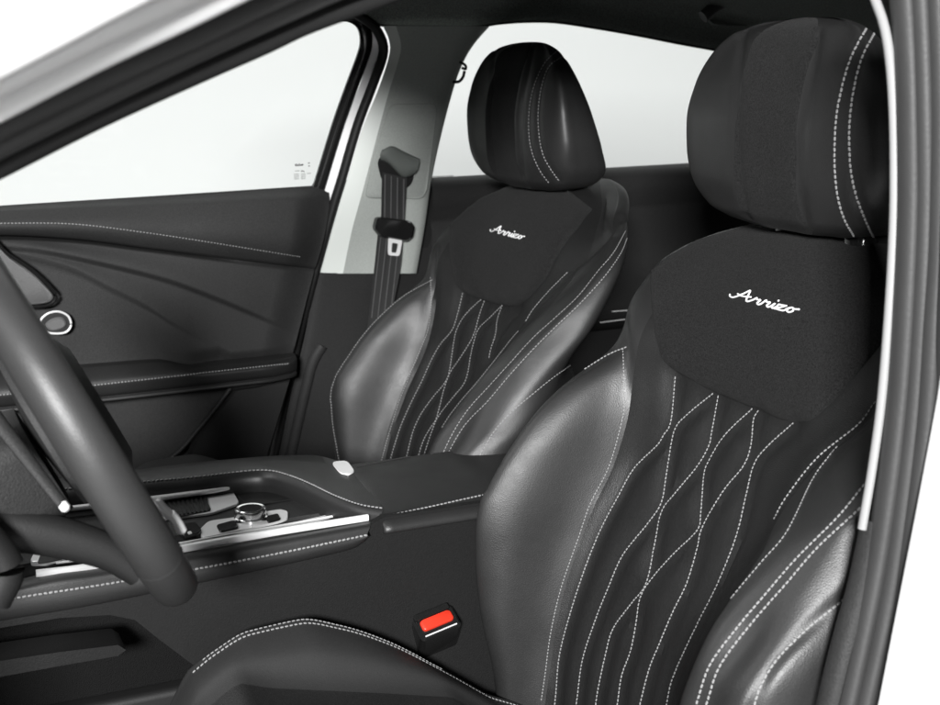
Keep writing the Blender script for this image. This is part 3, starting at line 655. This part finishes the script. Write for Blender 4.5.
def nodes(y):
    g = float(groove(y)); b_ = float(belt(y)); a = min(float(c1(y)), g-.006); e = min(float(c2f(y)), a-.006); at_ = min(float(armtop(y)), e-.03)
    return np.array([.42, at_-.05, at_, e, a, g, b_])
for si in range(NSEG.__len__()):
    pass
def door_pt(y, z, N_, edge):
    _, _, at_, e, a, g, b_ = N_
    fade = float(sst((y-.21)/.14)); fade2 = float(sst((y-.38)/.14)); h = .004
    if z >= g:
        tp = (z-g)/(b_-g); h = .010+.024*math.sin(math.pi*min(1, tp)**.8)-.014*float(sst((tp-.88)/.12))
    else:
        h = .010*float(sst((g-z)/.005))
        # each crease: surface swells towards it from above, then steps back beneath
        if z > a: h += fade*.009*float(sst((1-(z-a)/max(.02, g-a))))
        else: h += fade*(.009*float(sst(1-(a-z)/.012)))
        if z > e and z < a: h += fade2*.006*float(sst(1-(z-e)/max(.015, a-e)))
        elif z <= e: h += fade2*.006*float(sst(1-(e-z)/.012))
        h += .010*float(sst((e-z)/.10))
    h -= .009*math.exp(-((z-g)/.0024)**2)
    if z > at_ and z < g: h -= .014*float(sst(1-(z-at_)/.030))*float(sst((.49-y)/.12))
    h *= .4+.6*float(sst(edge))
    return XD-h+.010*(1-float(sst(edge)))+.05*float(sst((at_-.035-z)/.03))
tts = np.concatenate([np.linspace(i, i+1, n, endpoint=False) for i, n in enumerate(NSEG)]+[[len(NSEG)]])
for t in tts:
    for s in np.linspace(0, 1, NY)**1.15:
        y = .2+.82*s
        for _ in range(3):
            z = float(np.interp(t, range(7), nodes(y))); y0 = float(yr(np.clip(z, rightE[:, 1].min(), rightE[:, 1].max()))); y = y0+(1.02-y0)*s
        vs.append((door_pt(y, z, nodes(y), min(1, s*NY/14)), y, z))
zs_ = tts
mb = MB(); mb.add(vs, grid_faces(len(zs_), NY)); bvd = bvh_of(vs, grid_faces(len(zs_), NY))
P, n = cast_px(bvd, V("-60,224 0,223.4 72,224 144.7,232.4 217,243.3 300,256.7")); stitches(mb, P, n, .0056, .0036, .0009)
panel = mb.build('door_panel', [SOFT, THREAD], door, sharp=70)
# armrest
armbot = li(np.array(sorted([tuple(at(x, y, 'x', .637)[1:]) for x, y in V("-120,421 97.6,398 289,376")])))
armst = li(np.array(sorted([tuple(at(x, y, 'x', .634)[1:]) for x, y in V("-120,408 86.8,385 289,363")])))
def armsec(y):
    zt = float(armtop(y)); zs1 = max(float(armst(y)), zt-.055); zs1 = min(zs1, zt-.008); zb = min(float(armbot(y)), zs1-.012)
    return [(.70, y, zt+.001), (.664, y, zt), (.655, y, zt-.002), (.640, y, zs1*.6+zt*.4), (.634, y, zs1), (.636, y, zs1*.5+zb*.5), (.640, y, zb+.003), (.646, y, zb), (.652, y, zb-.003), (.649, y, zb-.006), (.653, y, zb-.012), (.70, y, zb-.016)]
Y = np.linspace(.245, 1.02, 60); G = []
for i, y in enumerate(Y):
    k = min(1, .35+.65*min(1, (y-.245)/.06)**.5)
    S = cr([np.array(p) for p in armsec(y)], 4); G.append([(XD+(p[0]-XD)*k, p[1], p[2]) for p in S])
G = np.array(G); mb = MB(); mb.add(G.reshape(-1, 3), grid_faces(len(Y), G.shape[1])); mb.add(G[0], [tuple(range(G.shape[1]))]); bva = bvh_of(G.reshape(-1, 3), grid_faces(len(Y), G.shape[1]))
P, n = cast_px(bva, V("-60,401 30,392 86.8,386 190,374.5 289,363.7")); stitches(mb, P, n, .0056, .0040, .0012)
mb.build('armrest', [LEATHER, THREAD], door, sharp=60)
# lower panel: raised rear piece beside the map pocket
mb = MB(); poly = [at(x, y, 'x', .712) for x, y in V("234,386 288,377 262,470 250,520 160,520 195,433")]; prism(mb, poly, (-.02, 0, 0), bev=.006); mb.build('pocket_panel', [HARD], door, sharp=40)
mb = MB(); path = rs([np.array(at(x, y, 'x', .690)) for x, y in V("232,386 214,410 195,433 178,452 150,472")], 30); tube(mb, path, .004, n=10); mb.build('pocket_edge', [SOFT], door)
mb = MB(); poly = [at(x, y, 'x', .657) for x, y in smoothpoly(V("-14,240 8,256 30,271 46,286 53,296 47,302 30,304 5,303 -14,300"), 4)]; prism(mb, poly, (-.012, 0, 0), bev=.003); sp = mb.build('speaker_grille', [MESHG], door, sharp=50)
mb = MB(); path = [np.array(at(x, y, 'x', .645)) for x, y in smoothpoly(V("-14,238 8,254 31,269 48,285 56,296 49,305 30,307 5,306 -14,303"), 4)]; tube(mb, path, .0028, n=8); mb.build('grille_rim', [GLOSS], sp)
ring = smoothpoly(V("40,322 47,314 58,311.5 68,316 71,325 66,332 55,333.5 44,331"), 5)
mb = MB(); path = [np.array(at(x, y, 'x', .652)) for x, y in ring]; path.append(path[0]); tube(mb, path, .0020, n=8); hb = mb.build('handle_bezel', [SILVER], door)
mb = MB(); poly = [at(x, y, 'x', .664) for x, y in ring]; prism(mb, poly, (-.011, 0, 0)); mb.build('handle_recess', [DEEP], hb)
mb = MB(); poly = [at(x, y, 'x', .655) for x, y in smoothpoly(V("45,324 52,318 62,317 66,324 60,329 50,330"), 4)]; prism(mb, poly, (-.008, 0, 0), bev=.003); mb.build('door_handle', [MESHG], hb)
# window pane and frame
mb = MB(); poly = [side(x, y, .03) for x, y in V("-160,222 330,190 353,125 378,45 371,8 320,8 150,50 -160,210")]; prism(mb, poly, (.004, 0, 0)); pane = mb.build('window', [GLASS], door, sharp=30)
mb = MB(); G1 = rs([side(x, y, .02) for x, y in V("-160,219.5 0,208 165,197.5 318,187.5 326,188")], 40); tube(mb, G1, .004, n=8); mb.build('window_seal', [DEEP], door)
mb = MB(); G1 = rs([side(x, y, .012) for x, y in V("300,14 340,14 356,18.5 364,28 366,42 363,56 351.5,87 338,125 321.5,178.7 316,196")], 80); tube(mb, G1, .0085, .012, 10, upv=(0, 1, 0)); mb.build('window_frame', [GLOSS], door)
# small ceramic print on the pane
mb = MB()
def ink(s, r=.00045):
    P = [np.array(side(x, y, .0285)) for x, y in V(s)]; sweep(mb, P, circ(r, n=5), (1, 0, 0))
for s in ("295,165 296.5,164 298,165.3 299.3,163.7 300.5,165.2 302,164.3 303.4,164.6", "295.3,165.8 303,165.2"): ink(s, .0009)
for s in ("308,163.2 309.8,163.0", "308.4,166.2 309.9,165.8", "301,171.6 302.2,170.6 303.2,171.4", "304,171 304,172"): ink(s, .0009)
for k in range(4):
    y = 174.2+1.6*k; ink("294,%.1f 299,%.1f" % (y, y-.2), .00045); ink("301,%.1f 305.5,%.1f" % (y-.2, y-.4), .00045)
ink("307,173.5 311,173.2", .00045); ink("295,171 299.5,170.8", .00045)
mb.build('glass_print', [INK], pane)

# ------------------------------------------------------------------ car body: pillars, roof, seals
body = pil_far = thing('door_pillar', (.72, 0, .5), 'pillar beside the passenger seat, pale trim above and black trim below')
frame_near = thing('door_frame', (-.75, .3, .6), 'near door opening with white paint and grey black ribbed rubber seals')
roof = thing('roof', (0, -.2, 1.42)); shell = thing('body_shell', (0, -.3, .2))
def strip(A, B, off=(0, 0, 0), n=60):
    A = rs(A, n); B = rs(B, n); return A, B
def ribbon(mb, curves, n=70, sub=3, mi=0):
    rows = [rs(c, n) for c in curves]; rows = np.array(cr(rows, sub)); mb.add(rows.reshape(-1, 3), grid_faces(len(rows), n), mi); return rows
mb = MB(); cl_ = rs([side(x, y, .035) for x, y in V("345,180 333,207 318,262 300,330 287,390 275,450 265,500 250,560")], 30); mb.add(list(cl_+np.array([0, .06, 0]))+list(cl_+np.array([.0, -.22, 0])), grid_faces(2, 30)); mb.add([(.79, -.30, .40), (.79, .12, .40), (.765, .12, 1.135), (.765, -.30, 1.145)], [(0, 1, 2, 3)]); mb.build('inner_jamb', [DEEP], body)
# far B pillar: painted band, seal, pale flange, trim
w_ = [side(x, y, .012) for x, y in V("365,22 371,35 371,48 360,84 344,125 329,176 320,205")]; w2 = [side(x, y, .006) for x, y in V("373,24 381,38 380,52 370,84 354,125 339,176 330,205")]
mb = MB(); ribbon(mb, [w_, w2], sub=2); mb.build('painted_pillar', [PAINT], body)
mb = MB(); sealp = rs([side(x, y, -.004) for x, y in V("345,8 366,20 378,32 383.5,52 373,84 357.5,125 342.5,176 333,207 318,262 300,330 287,390 275,450 265,500")], 110)
tube(mb, sealp, .0085, .010, 12, upv=(1, 0, 0)); mb.build('door_seal', [DEEP], body)
L_ = [side(x, y, -.003) for x, y in V("383,26 389,40 389,56 378,90 362,130 348,176 333,225 318.5,273.5")]
Mi = [side(x, y, -.016) for x, y in V("396,26 401,45 398,62 388,95 376,140 363,190 352,230 343,273.5")]
Rr = [side(x, y, -.016) for x, y in V("476,26 464,48 456,62 447,90 436,133 426,179 419,225 410.5,273.5")]
Rb = [side(x, y, .03) for x, y in V("490,26 475,43 464,61 454,87 441,133 431,179 424,225 415.5,273.5")]
mb = MB(); ribbon(mb, [L_, Mi], sub=4, mi=1); ribbon(mb, [Mi, Rr, Rb], sub=4); pil = mb.build('upper_pillar_trim', [TRIM, mat('pale_pillar_paint', (.66, .69, .66), .45, .4)], body, sharp=50)
L_ = [side(x, y, -.005) for x, y in V("316,272 306,330 292,390 280,450 268,510")]; M1 = [side(x, y, -.012) for x, y in V("331,273 318,330 304,390 291,450 280,510")]; M2 = [side(x, y, -.012) for x, y in V("384,273 372,330 360,390 350,450 340,510")]; R_ = [side(x, y, .03) for x, y in V("440,273 432,330 424,390 415,450 405,510")]
mb = MB(); ribbon(mb, [L_, M1, M2, R_], sub=4); tube(mb, rs([side(x, y, -.010) for x, y in V("322,345 312,362 306,385 298,420 291,452 284,490")], 30), .010, .012, 12); mb.build('lower_pillar_trim', [SOFT], body, sharp=60)
# belt guide panel
pan = roundpoly(V("389,104 437,103 425,199 364,198 372,160"), .14, 5)
mb = MB(); prism(mb, [side(x, y, -.014) for x, y in pan], (-.007, 0, 0), bev=.002); gp = mb.build('belt_guide_panel', [TRIM], body, sharp=40)
mb = MB(); prism(mb, [side(x, y, -.0215) for x, y in smoothpoly(V("378,166 381,156 389,152 402,158 413,170 411,184 400,190 386,188"), 4)], (-.001, 0, 0)); mb.build('belt_slot', [DEEP], gp)
mb = MB(); up_ = V("383,150 392,146 405,152 420,159"); dn = V("377,158 386,160 402,176 416,172")
rows = [rs([side(x, y, -.022) for x, y in up_], 20), rs([side(x, y-1, -.036) for x, y in V("382,151 391,149 404,156 419.5,161")], 20), rs([side(x, y, -.042) for x, y in V("380,155 388,156 402,167 418,168")], 20), rs([side(x, y, -.036) for x, y in V("380.5,159 389,163 403,176 415,173.5")], 20), rs([side(x, y, -.02) for x, y in V("381,161 389,165 403,178 414,175")], 20)]
rows = np.array(cr(rows, 4)); mb.add(rows.reshape(-1, 3), grid_faces(len(rows), 20)); mb.build('belt_guide', [mat('grey_green_plastic', (.12, .13, .122), .5, .45, bump=.3, scale=700)], gp, sharp=60)
# roof: headliner with side rail and drip edge, near to far
rail = [side(x, y, .0) for x, y in V("-300,150 0,70 150,38 250,24 320,18.5 356,18 384,24 430,25 478,25 500,22 530,20 560,21 600,27 640,34 680,42 718,49 760,58 820,72 900,95")]
rail = rs(rail, 120); r2 = rail+np.array([-.05, 0, .045]); r3 = rail+np.array([-.16, 0, .075]); r4 = r3.copy(); r4[:, 0] = 0; r4[:, 2] = r3[:, 2]+.03
r5 = r3.copy(); r5[:, 0] = -.40; r6 = r3.copy(); r6[:, 0] = -.60; r6[:, 2] = np.maximum(1.435, rail[:, 2]+.03)
keep = (rail[:, 1] < .62)
rows = np.array(cr([a[keep] for a in (rail+np.array([.03, 0, .0]), rail, r2, r3, r4, r5, r6)], 5))
mb = MB(); mb.add(rows.reshape(-1, 3), grid_faces(rows.shape[0], rows.shape[1])); mb.build('headliner', [HEADL], roof, sharp=60)
mb = MB(); rr_ = rows[8:]+np.array([0, 0, .03]); mb.add(rr_.reshape(-1, 3), grid_faces(rr_.shape[0], rr_.shape[1])); mb.build('roof_panel', [PAINT], roof)
mb = MB(); tube(mb, rail[keep]+np.array([.006, 0, -.001]), .004, n=8); mb.build('roof_rail_seal', [DEEP], roof)
# rear closing: roof carried back to the tailgate
mb = MB(); yb_ = rail[:, 1].min(); ze = 1.44
prism(mb, [(-.66, yb_+.02, 1.43), (.60, yb_+.02, 1.47), (.60, -2.3, 1.40), (-.66, -2.3, 1.38)], (0, 0, .02)); mb.build('rear_headliner', [HEADL], roof)
mb = MB(); prism(mb, [(-.80, -2.3, .3), (.80, -2.3, .3), (.70, -2.3, 1.40), (-.70, -2.3, 1.40)], (0, -.03, 0)); mb.build('tailgate', [HARD], shell)
# grab handle under the roof
g0 = [at(x, y, 'x', .56) for x, y in V("703,17 718,5 745,-4 790,-2 812,14")]
mb = MB(); tube(mb, rs(g0, 40), .010, .012, 12); mb.build('grab_handle', [mat('dark_grey_plastic', .05, .5, .4, bump=.4, scale=600)], roof)
mb = MB(); prism(mb, [at(x, y, 'x', .60) for x, y in roundpoly(V("703,14 740,-6 820,-4 826,22 780,26 715,26"), .3)], (.02, 0, 0), bev=.004); mb.build('handle_recess', [HEADL], roof)
# coat hook on the pillar
mb = MB(); tube(mb, rs([side(x, y, -.02) for x, y in V("460,62 465,65 466,69 462,68")], 14), .0025, n=8); tube(mb, rs([side(x, y, -.02) for x, y in V("464.5,71 463,77 459,81.5 453,82")], 14), .0028, n=8); mb.build('coat_hook', [DEEP], body)
# near A pillar: painted bands, rubber seal, soft trim
def npx(s, x): return rs([np.array(at(a, b_, 'x', x)) for a, b_ in V(s)], 60)
mb = MB()
tube(mb, npx("-60,153 0,122 100,73 200,27 265,-4 340,-36 430,-62", -.70), .0085, .012, 14); mb.build('door_seal', [SEAL], frame_near, sharp=70)
mb = MB(); tube(mb, npx("-60,171 0,141 100,92 200,45 290,5 350,-20 440,-50", -.665), .0105, .011, 14)
mb.build('pillar_trim', [mat('grey_black_pillar_trim', .05, .5, .4, bump=.3, scale=600)], frame_near, sharp=70)
mb = MB(); tube(mb, npx("-60,192 0,163 100,113 200,68 262,41 300,23 345,6 400,-14 470,-36", -.64), .0085, .010, 14); mb.build('pillar_trim', [DEEP], frame_near, sharp=70)
mb = MB()
tube(mb, npx("-60,128 0,98 90,52 180,10 250,-24 320,-56 400,-90", -.74), .0125, .013, 14); tube(mb, npx("-60,104 0,73 80,33 150,0 220,-34 330,-84", -.765), .012, .013, 14); tube(mb, npx("-60,66 0,36 60,5 100,-16 200,-66 300,-112", -.80), .022, .022, 14)
mb.build('windscreen_pillar', [PAINT], frame_near, sharp=70)
# near B pillar: pinch flange, ribbed seal, painted outer panel
mb = MB(); tube(mb, npx("862,-40 874,-4 884,25 890,60 893.5,110 894.5,170 893.5,230 889,310 881.5,400 872,470 862,529", -.745), .0036, .0042, 10, upv=(1, 0, 0)); mb.build('pinch_flange', [mat('pale_flange_paint', .27, .4, .4)], frame_near)
mb = MB(); ry = {0: "900,-40 905,30 908,100 909,200 905,300 898,400 886,500 871,590 846,705 830,770", 1: "917,-40 921,40 923,100 924,200 920,300 913,400 902,500 887,600 864,705 850,770", 2: "934,-40 938,60 939,140 937,240 932,320 925,420 913,520 898,620 880,705 868,770", 3: "955,-40 957,60 957,160 954,260 950,360 955,440 985,540"}
tube(mb, npx(ry[0], -.755), .0085, .012, 14, upv=(1, 0, 0)); tube(mb, npx(ry[1], -.765), .0085, .011, 14, upv=(1, 0, 0)); tube(mb, npx(ry[2], -.775), .0085, .011, 14, upv=(1, 0, 0))
mb.build('door_seal', [SEAL], frame_near, sharp=70)
mb = MB(); tube(mb, npx(ry[3], -.79), .011, .014, 14, upv=(1, 0, 0)); mb.build('pillar_trim', [SEAL], frame_near, sharp=70)
mb = MB(); tube(mb, npx("873,520 868,545 858,590 844,640 828,705 815,770", -.745), .008, .012, 12, upv=(1, 0, 0)); mb.build('pillar_trim', [SOFT], frame_near)
mb = MB(); prism(mb, [at(x, y, 'x', -.80) for x, y in V("960,300 945,400 922,520 886,705 870,780 1250,780 1250,300")], (.01, 0, 0), bev=.002); mb.build('outer_panel', [PAINT], frame_near)
mb = MB(); prism(mb, [(-.74, .12, .3), (-.74, -2.2, .3), (-.74, -2.2, 1.0), (-.74, .10, 1.0)], (.01, 0, 0)); mb.build('inner_panel', [HARD], frame_near)
dash = MB(); prism(dash, [(-.66, .98, .60), (.66, .98, .60), (.66, 1.02, 1.02), (-.66, 1.02, 1.02)], (0, .45, .03), bev=.02); dash.build('dashboard', [SOFT], shell)
# floor pan and far sill
mb = MB(); prism(mb, [(-.74, -2.25, .27), (.76, -2.25, .27), (.76, 1.5, .27), (-.74, 1.5, .27)], (0, 0, .02)); mb.build('floor_carpet', [CARPET], shell)
mb = MB(); prism(mb, [(.74, -2.25, .2), (.74, 1.4, .2), (.74, 1.4, .55), (.74, -2.25, .55)], (.02, 0, 0)); mb.build('sill', [HARD], shell)
# ------------------------------------------------------------------ rear door and rear bench
rd = thing('rear_door', (.75, -.5, .4), 'dark rear passenger door with its clear window, seen behind the two front seats', 'car door', 'doors on the far side of the car')
bl = [at(x, y, 'x', XD) for x, y in V("424,181 430,179.5 560,172 690,164.5 800,158 1000,147")]
ys2 = [p[1] for p in bl]; zs2 = [p[2] for p in bl]
Y = np.linspace(-1.35, -.035, 90); rows = []
prof = [(.035, 0), (.02, .0), (.0, -.006), (-.008, -.02), (-.006, -.05), (.004, -.075), (.006, -.085), (0, -.10), (.002, -.16), (-.01, -.22), (-.05, -.26), (-.055, -.29), (-.045, -.31), (.01, -.33), (.01, -.7)]
for a, h in prof: rows.append([(XD+a, y, np.interp(-y, [-q for q in ys2], zs2)+h) for y in Y])
G = np.array(rows); mb = MB(); mb.add(G.reshape(-1, 3), grid_faces(len(prof), len(Y))); mb.build('door_panel', [HARD], rd, sharp=50)
mb = MB(); 
for s in ("612,311.5 632,310", "600,322.5 632,318.5"): tube(mb, rs([np.array(at(x, y, 'x', .635)) for x, y in V(s)], 8), .0012, n=6)
mb.build('trim_strip', [SILVER], rd)
mb = MB(); poly = [side(x, y, .035) for x, y in V("420,182 690,166 1000,150 1000,110 718,46 600,24 500,18 470,38")]; prism(mb, poly, (.004, 0, 0)); mb.build('window', [GLASS], rd, sharp=30)
bench = thing('rear_seat', (0, -1.0, .3), 'black rear bench seat in shadow behind the front seats', 'rear seat')
mb = MB(); sweep(mb, [(-.62, -.98, .78), (-.6, -.98, .78), (0, -1.0, .78), (.6, -.98, .78), (.62, -.98, .78)], rrect(.07, .33, .05), (0, 0, 1), scale=[.93, 1, 1, 1, .93]); mb.build('backrest', [INSERT], bench, sharp=60)
mb = MB(); sweep(mb, [(-.62, -.68, .52), (-.6, -.68, .52), (0, -.68, .52), (.6, -.68, .52), (.62, -.68, .52)], rrect(.26, .08, .05), (0, 0, 1), scale=[.93, 1, 1, 1, .93]); mb.build('seat_cushion', [INSERT], bench, sharp=60)

# ------------------------------------------------------------------ passenger seat belt
sb = thing('seat_belt', tuple(side(390, 230, -.04)), 'grey black seat belt with metal tongue hanging down the pale pillar', 'seat belt')
def web(mb, Lp, Rp, off0, off1, th=.0016):
    n = 40; A = rs([side(x, y, o) for (x, y), o in zip(Lp, off0)], n); B = rs([side(x, y, o) for (x, y), o in zip(Rp, off1)], n)
    cols = []
    for t in np.linspace(0, 1, 9): cols.append(A*(1-t)+B*t+np.array([-.0012*(math.cos(6*math.pi*t)), 0, 0]))
    G = np.array(cols); G2 = G+np.array([th, 0, 0]); mb.add(G.reshape(-1, 3), grid_faces(9, n)); mb.add(G2.reshape(-1, 3), grid_faces(9, n))
mb = MB(); web(mb, V("382,172 381.5,195 381,222"), V("407,178 405.5,200 404,224"), (-.03, -.032, -.035), (-.032, -.034, -.037)); web(mb, V("378,232 374,270 368,322 360,380"), V("403,236 400,270 391,318 384,380"), (-.034, -.032, -.03, -.03), (-.036, -.034, -.032, -.03))
mb.build('webbing', [WEB], sb, sharp=60)
mb = MB()
for k in range(4):
    t = (k+.5)/4; P = rs([side(382+25*t-.6*q, 174+6*t+q*48-t*3*q, -.0345-.002*t) for q in (0, .5, 1)], 20); tube(mb, P, .0011, n=6)
    P = rs([side(377.5+25*t-q*9, 238+q*80-2*t, -.0355+.003*q-.002*t) for q in (0, .5, 1)], 20); tube(mb, P, .0008, n=6)
mb.build('webbing_rib', [mat('light_grey_webbing', .2, .8, .3, bump=1, scale=500, kind='weave')], sb)
mb = MB(); poly = [side(x, y, -.030) for x, y in roundpoly(V("375,216 408,220 412,226 410,236 404,241 378,236 372,228"), .25)]; prism(mb, poly, (-.018, 0, 0), bev=.004); tg = mb.build('tongue_grip', [GLOSS], sb, sharp=40)
mb = MB()
for poly in ("388,237 402,239 399,256 387.5,255",):
    o_p = [np.array(side(x, y, -.042)) for x, y in roundpoly(V(poly), .2)]; i_p = [np.array(side(x, y, -.042)) for x, y in roundpoly(V("391.5,242.5 397.8,243.5 396,252.8 390.8,252.3"), .2)]
    n = len(o_p); d = np.array([-.003, 0, 0]); mb.add(o_p+i_p+[p+d for p in o_p]+[p+d for p in i_p], [(j, (j+1) % n, n+(j+1) % n, n+j) for j in range(n)]+[(2*n+j, 2*n+(j+1) % n, 3*n+(j+1) % n, 3*n+j) for j in range(n)]+[(j, (j+1) % n, 2*n+(j+1) % n, 2*n+j) for j in range(n)]+[(n+j, n+(j+1) % n, 3*n+(j+1) % n, 3*n+j) for j in range(n)])
mb.build('metal_tongue', [CHROME], sb, sharp=40)

# ------------------------------------------------------------------ light
w = bpy.data.worlds.new('World'); scene.world = w; w.use_nodes = True
w.node_tree.nodes['Background'].inputs[0].default_value = (1, 1, 1, 1); w.node_tree.nodes['Background'].inputs[1].default_value = .025
def area(name, loc, tgt, sx, sy, power):
    l = bpy.data.lights.new(name, 'AREA'); l.shape = 'RECTANGLE'; l.size = sx; l.size_y = sy; l.energy = power
    o = bpy.data.objects.new(name, l); COL.objects.link(o); o.location = loc; o.rotation_euler = (Vector(tgt)-Vector(loc)).to_track_quat('-Z', 'Y').to_euler(); return o
area('key_softbox', (-3.2, 1.85, 1.95), (0, .1, 1.0), .5, .35, 320)
area('wall_light', (2.2, -2.2, 5.2), (5.5, -2.2, 1.9), 12, 3.6, 325)
area('overhead_fill', (.2, 3.0, 3.3), (0, .5, .8), 2.2, 1.2, 42)  # added fill lamp, lifts the console top and its silver trim
vs_ = scene.view_settings; vs_.view_transform = 'Standard'; vs_.look = 'None'; vs_.exposure = 0; vs_.gamma = 1
scene.render.engine = 'CYCLES'; scene.cycles.max_bounces = 8; scene.cycles.diffuse_bounces = 5; scene.cycles.transparent_max_bounces = 12
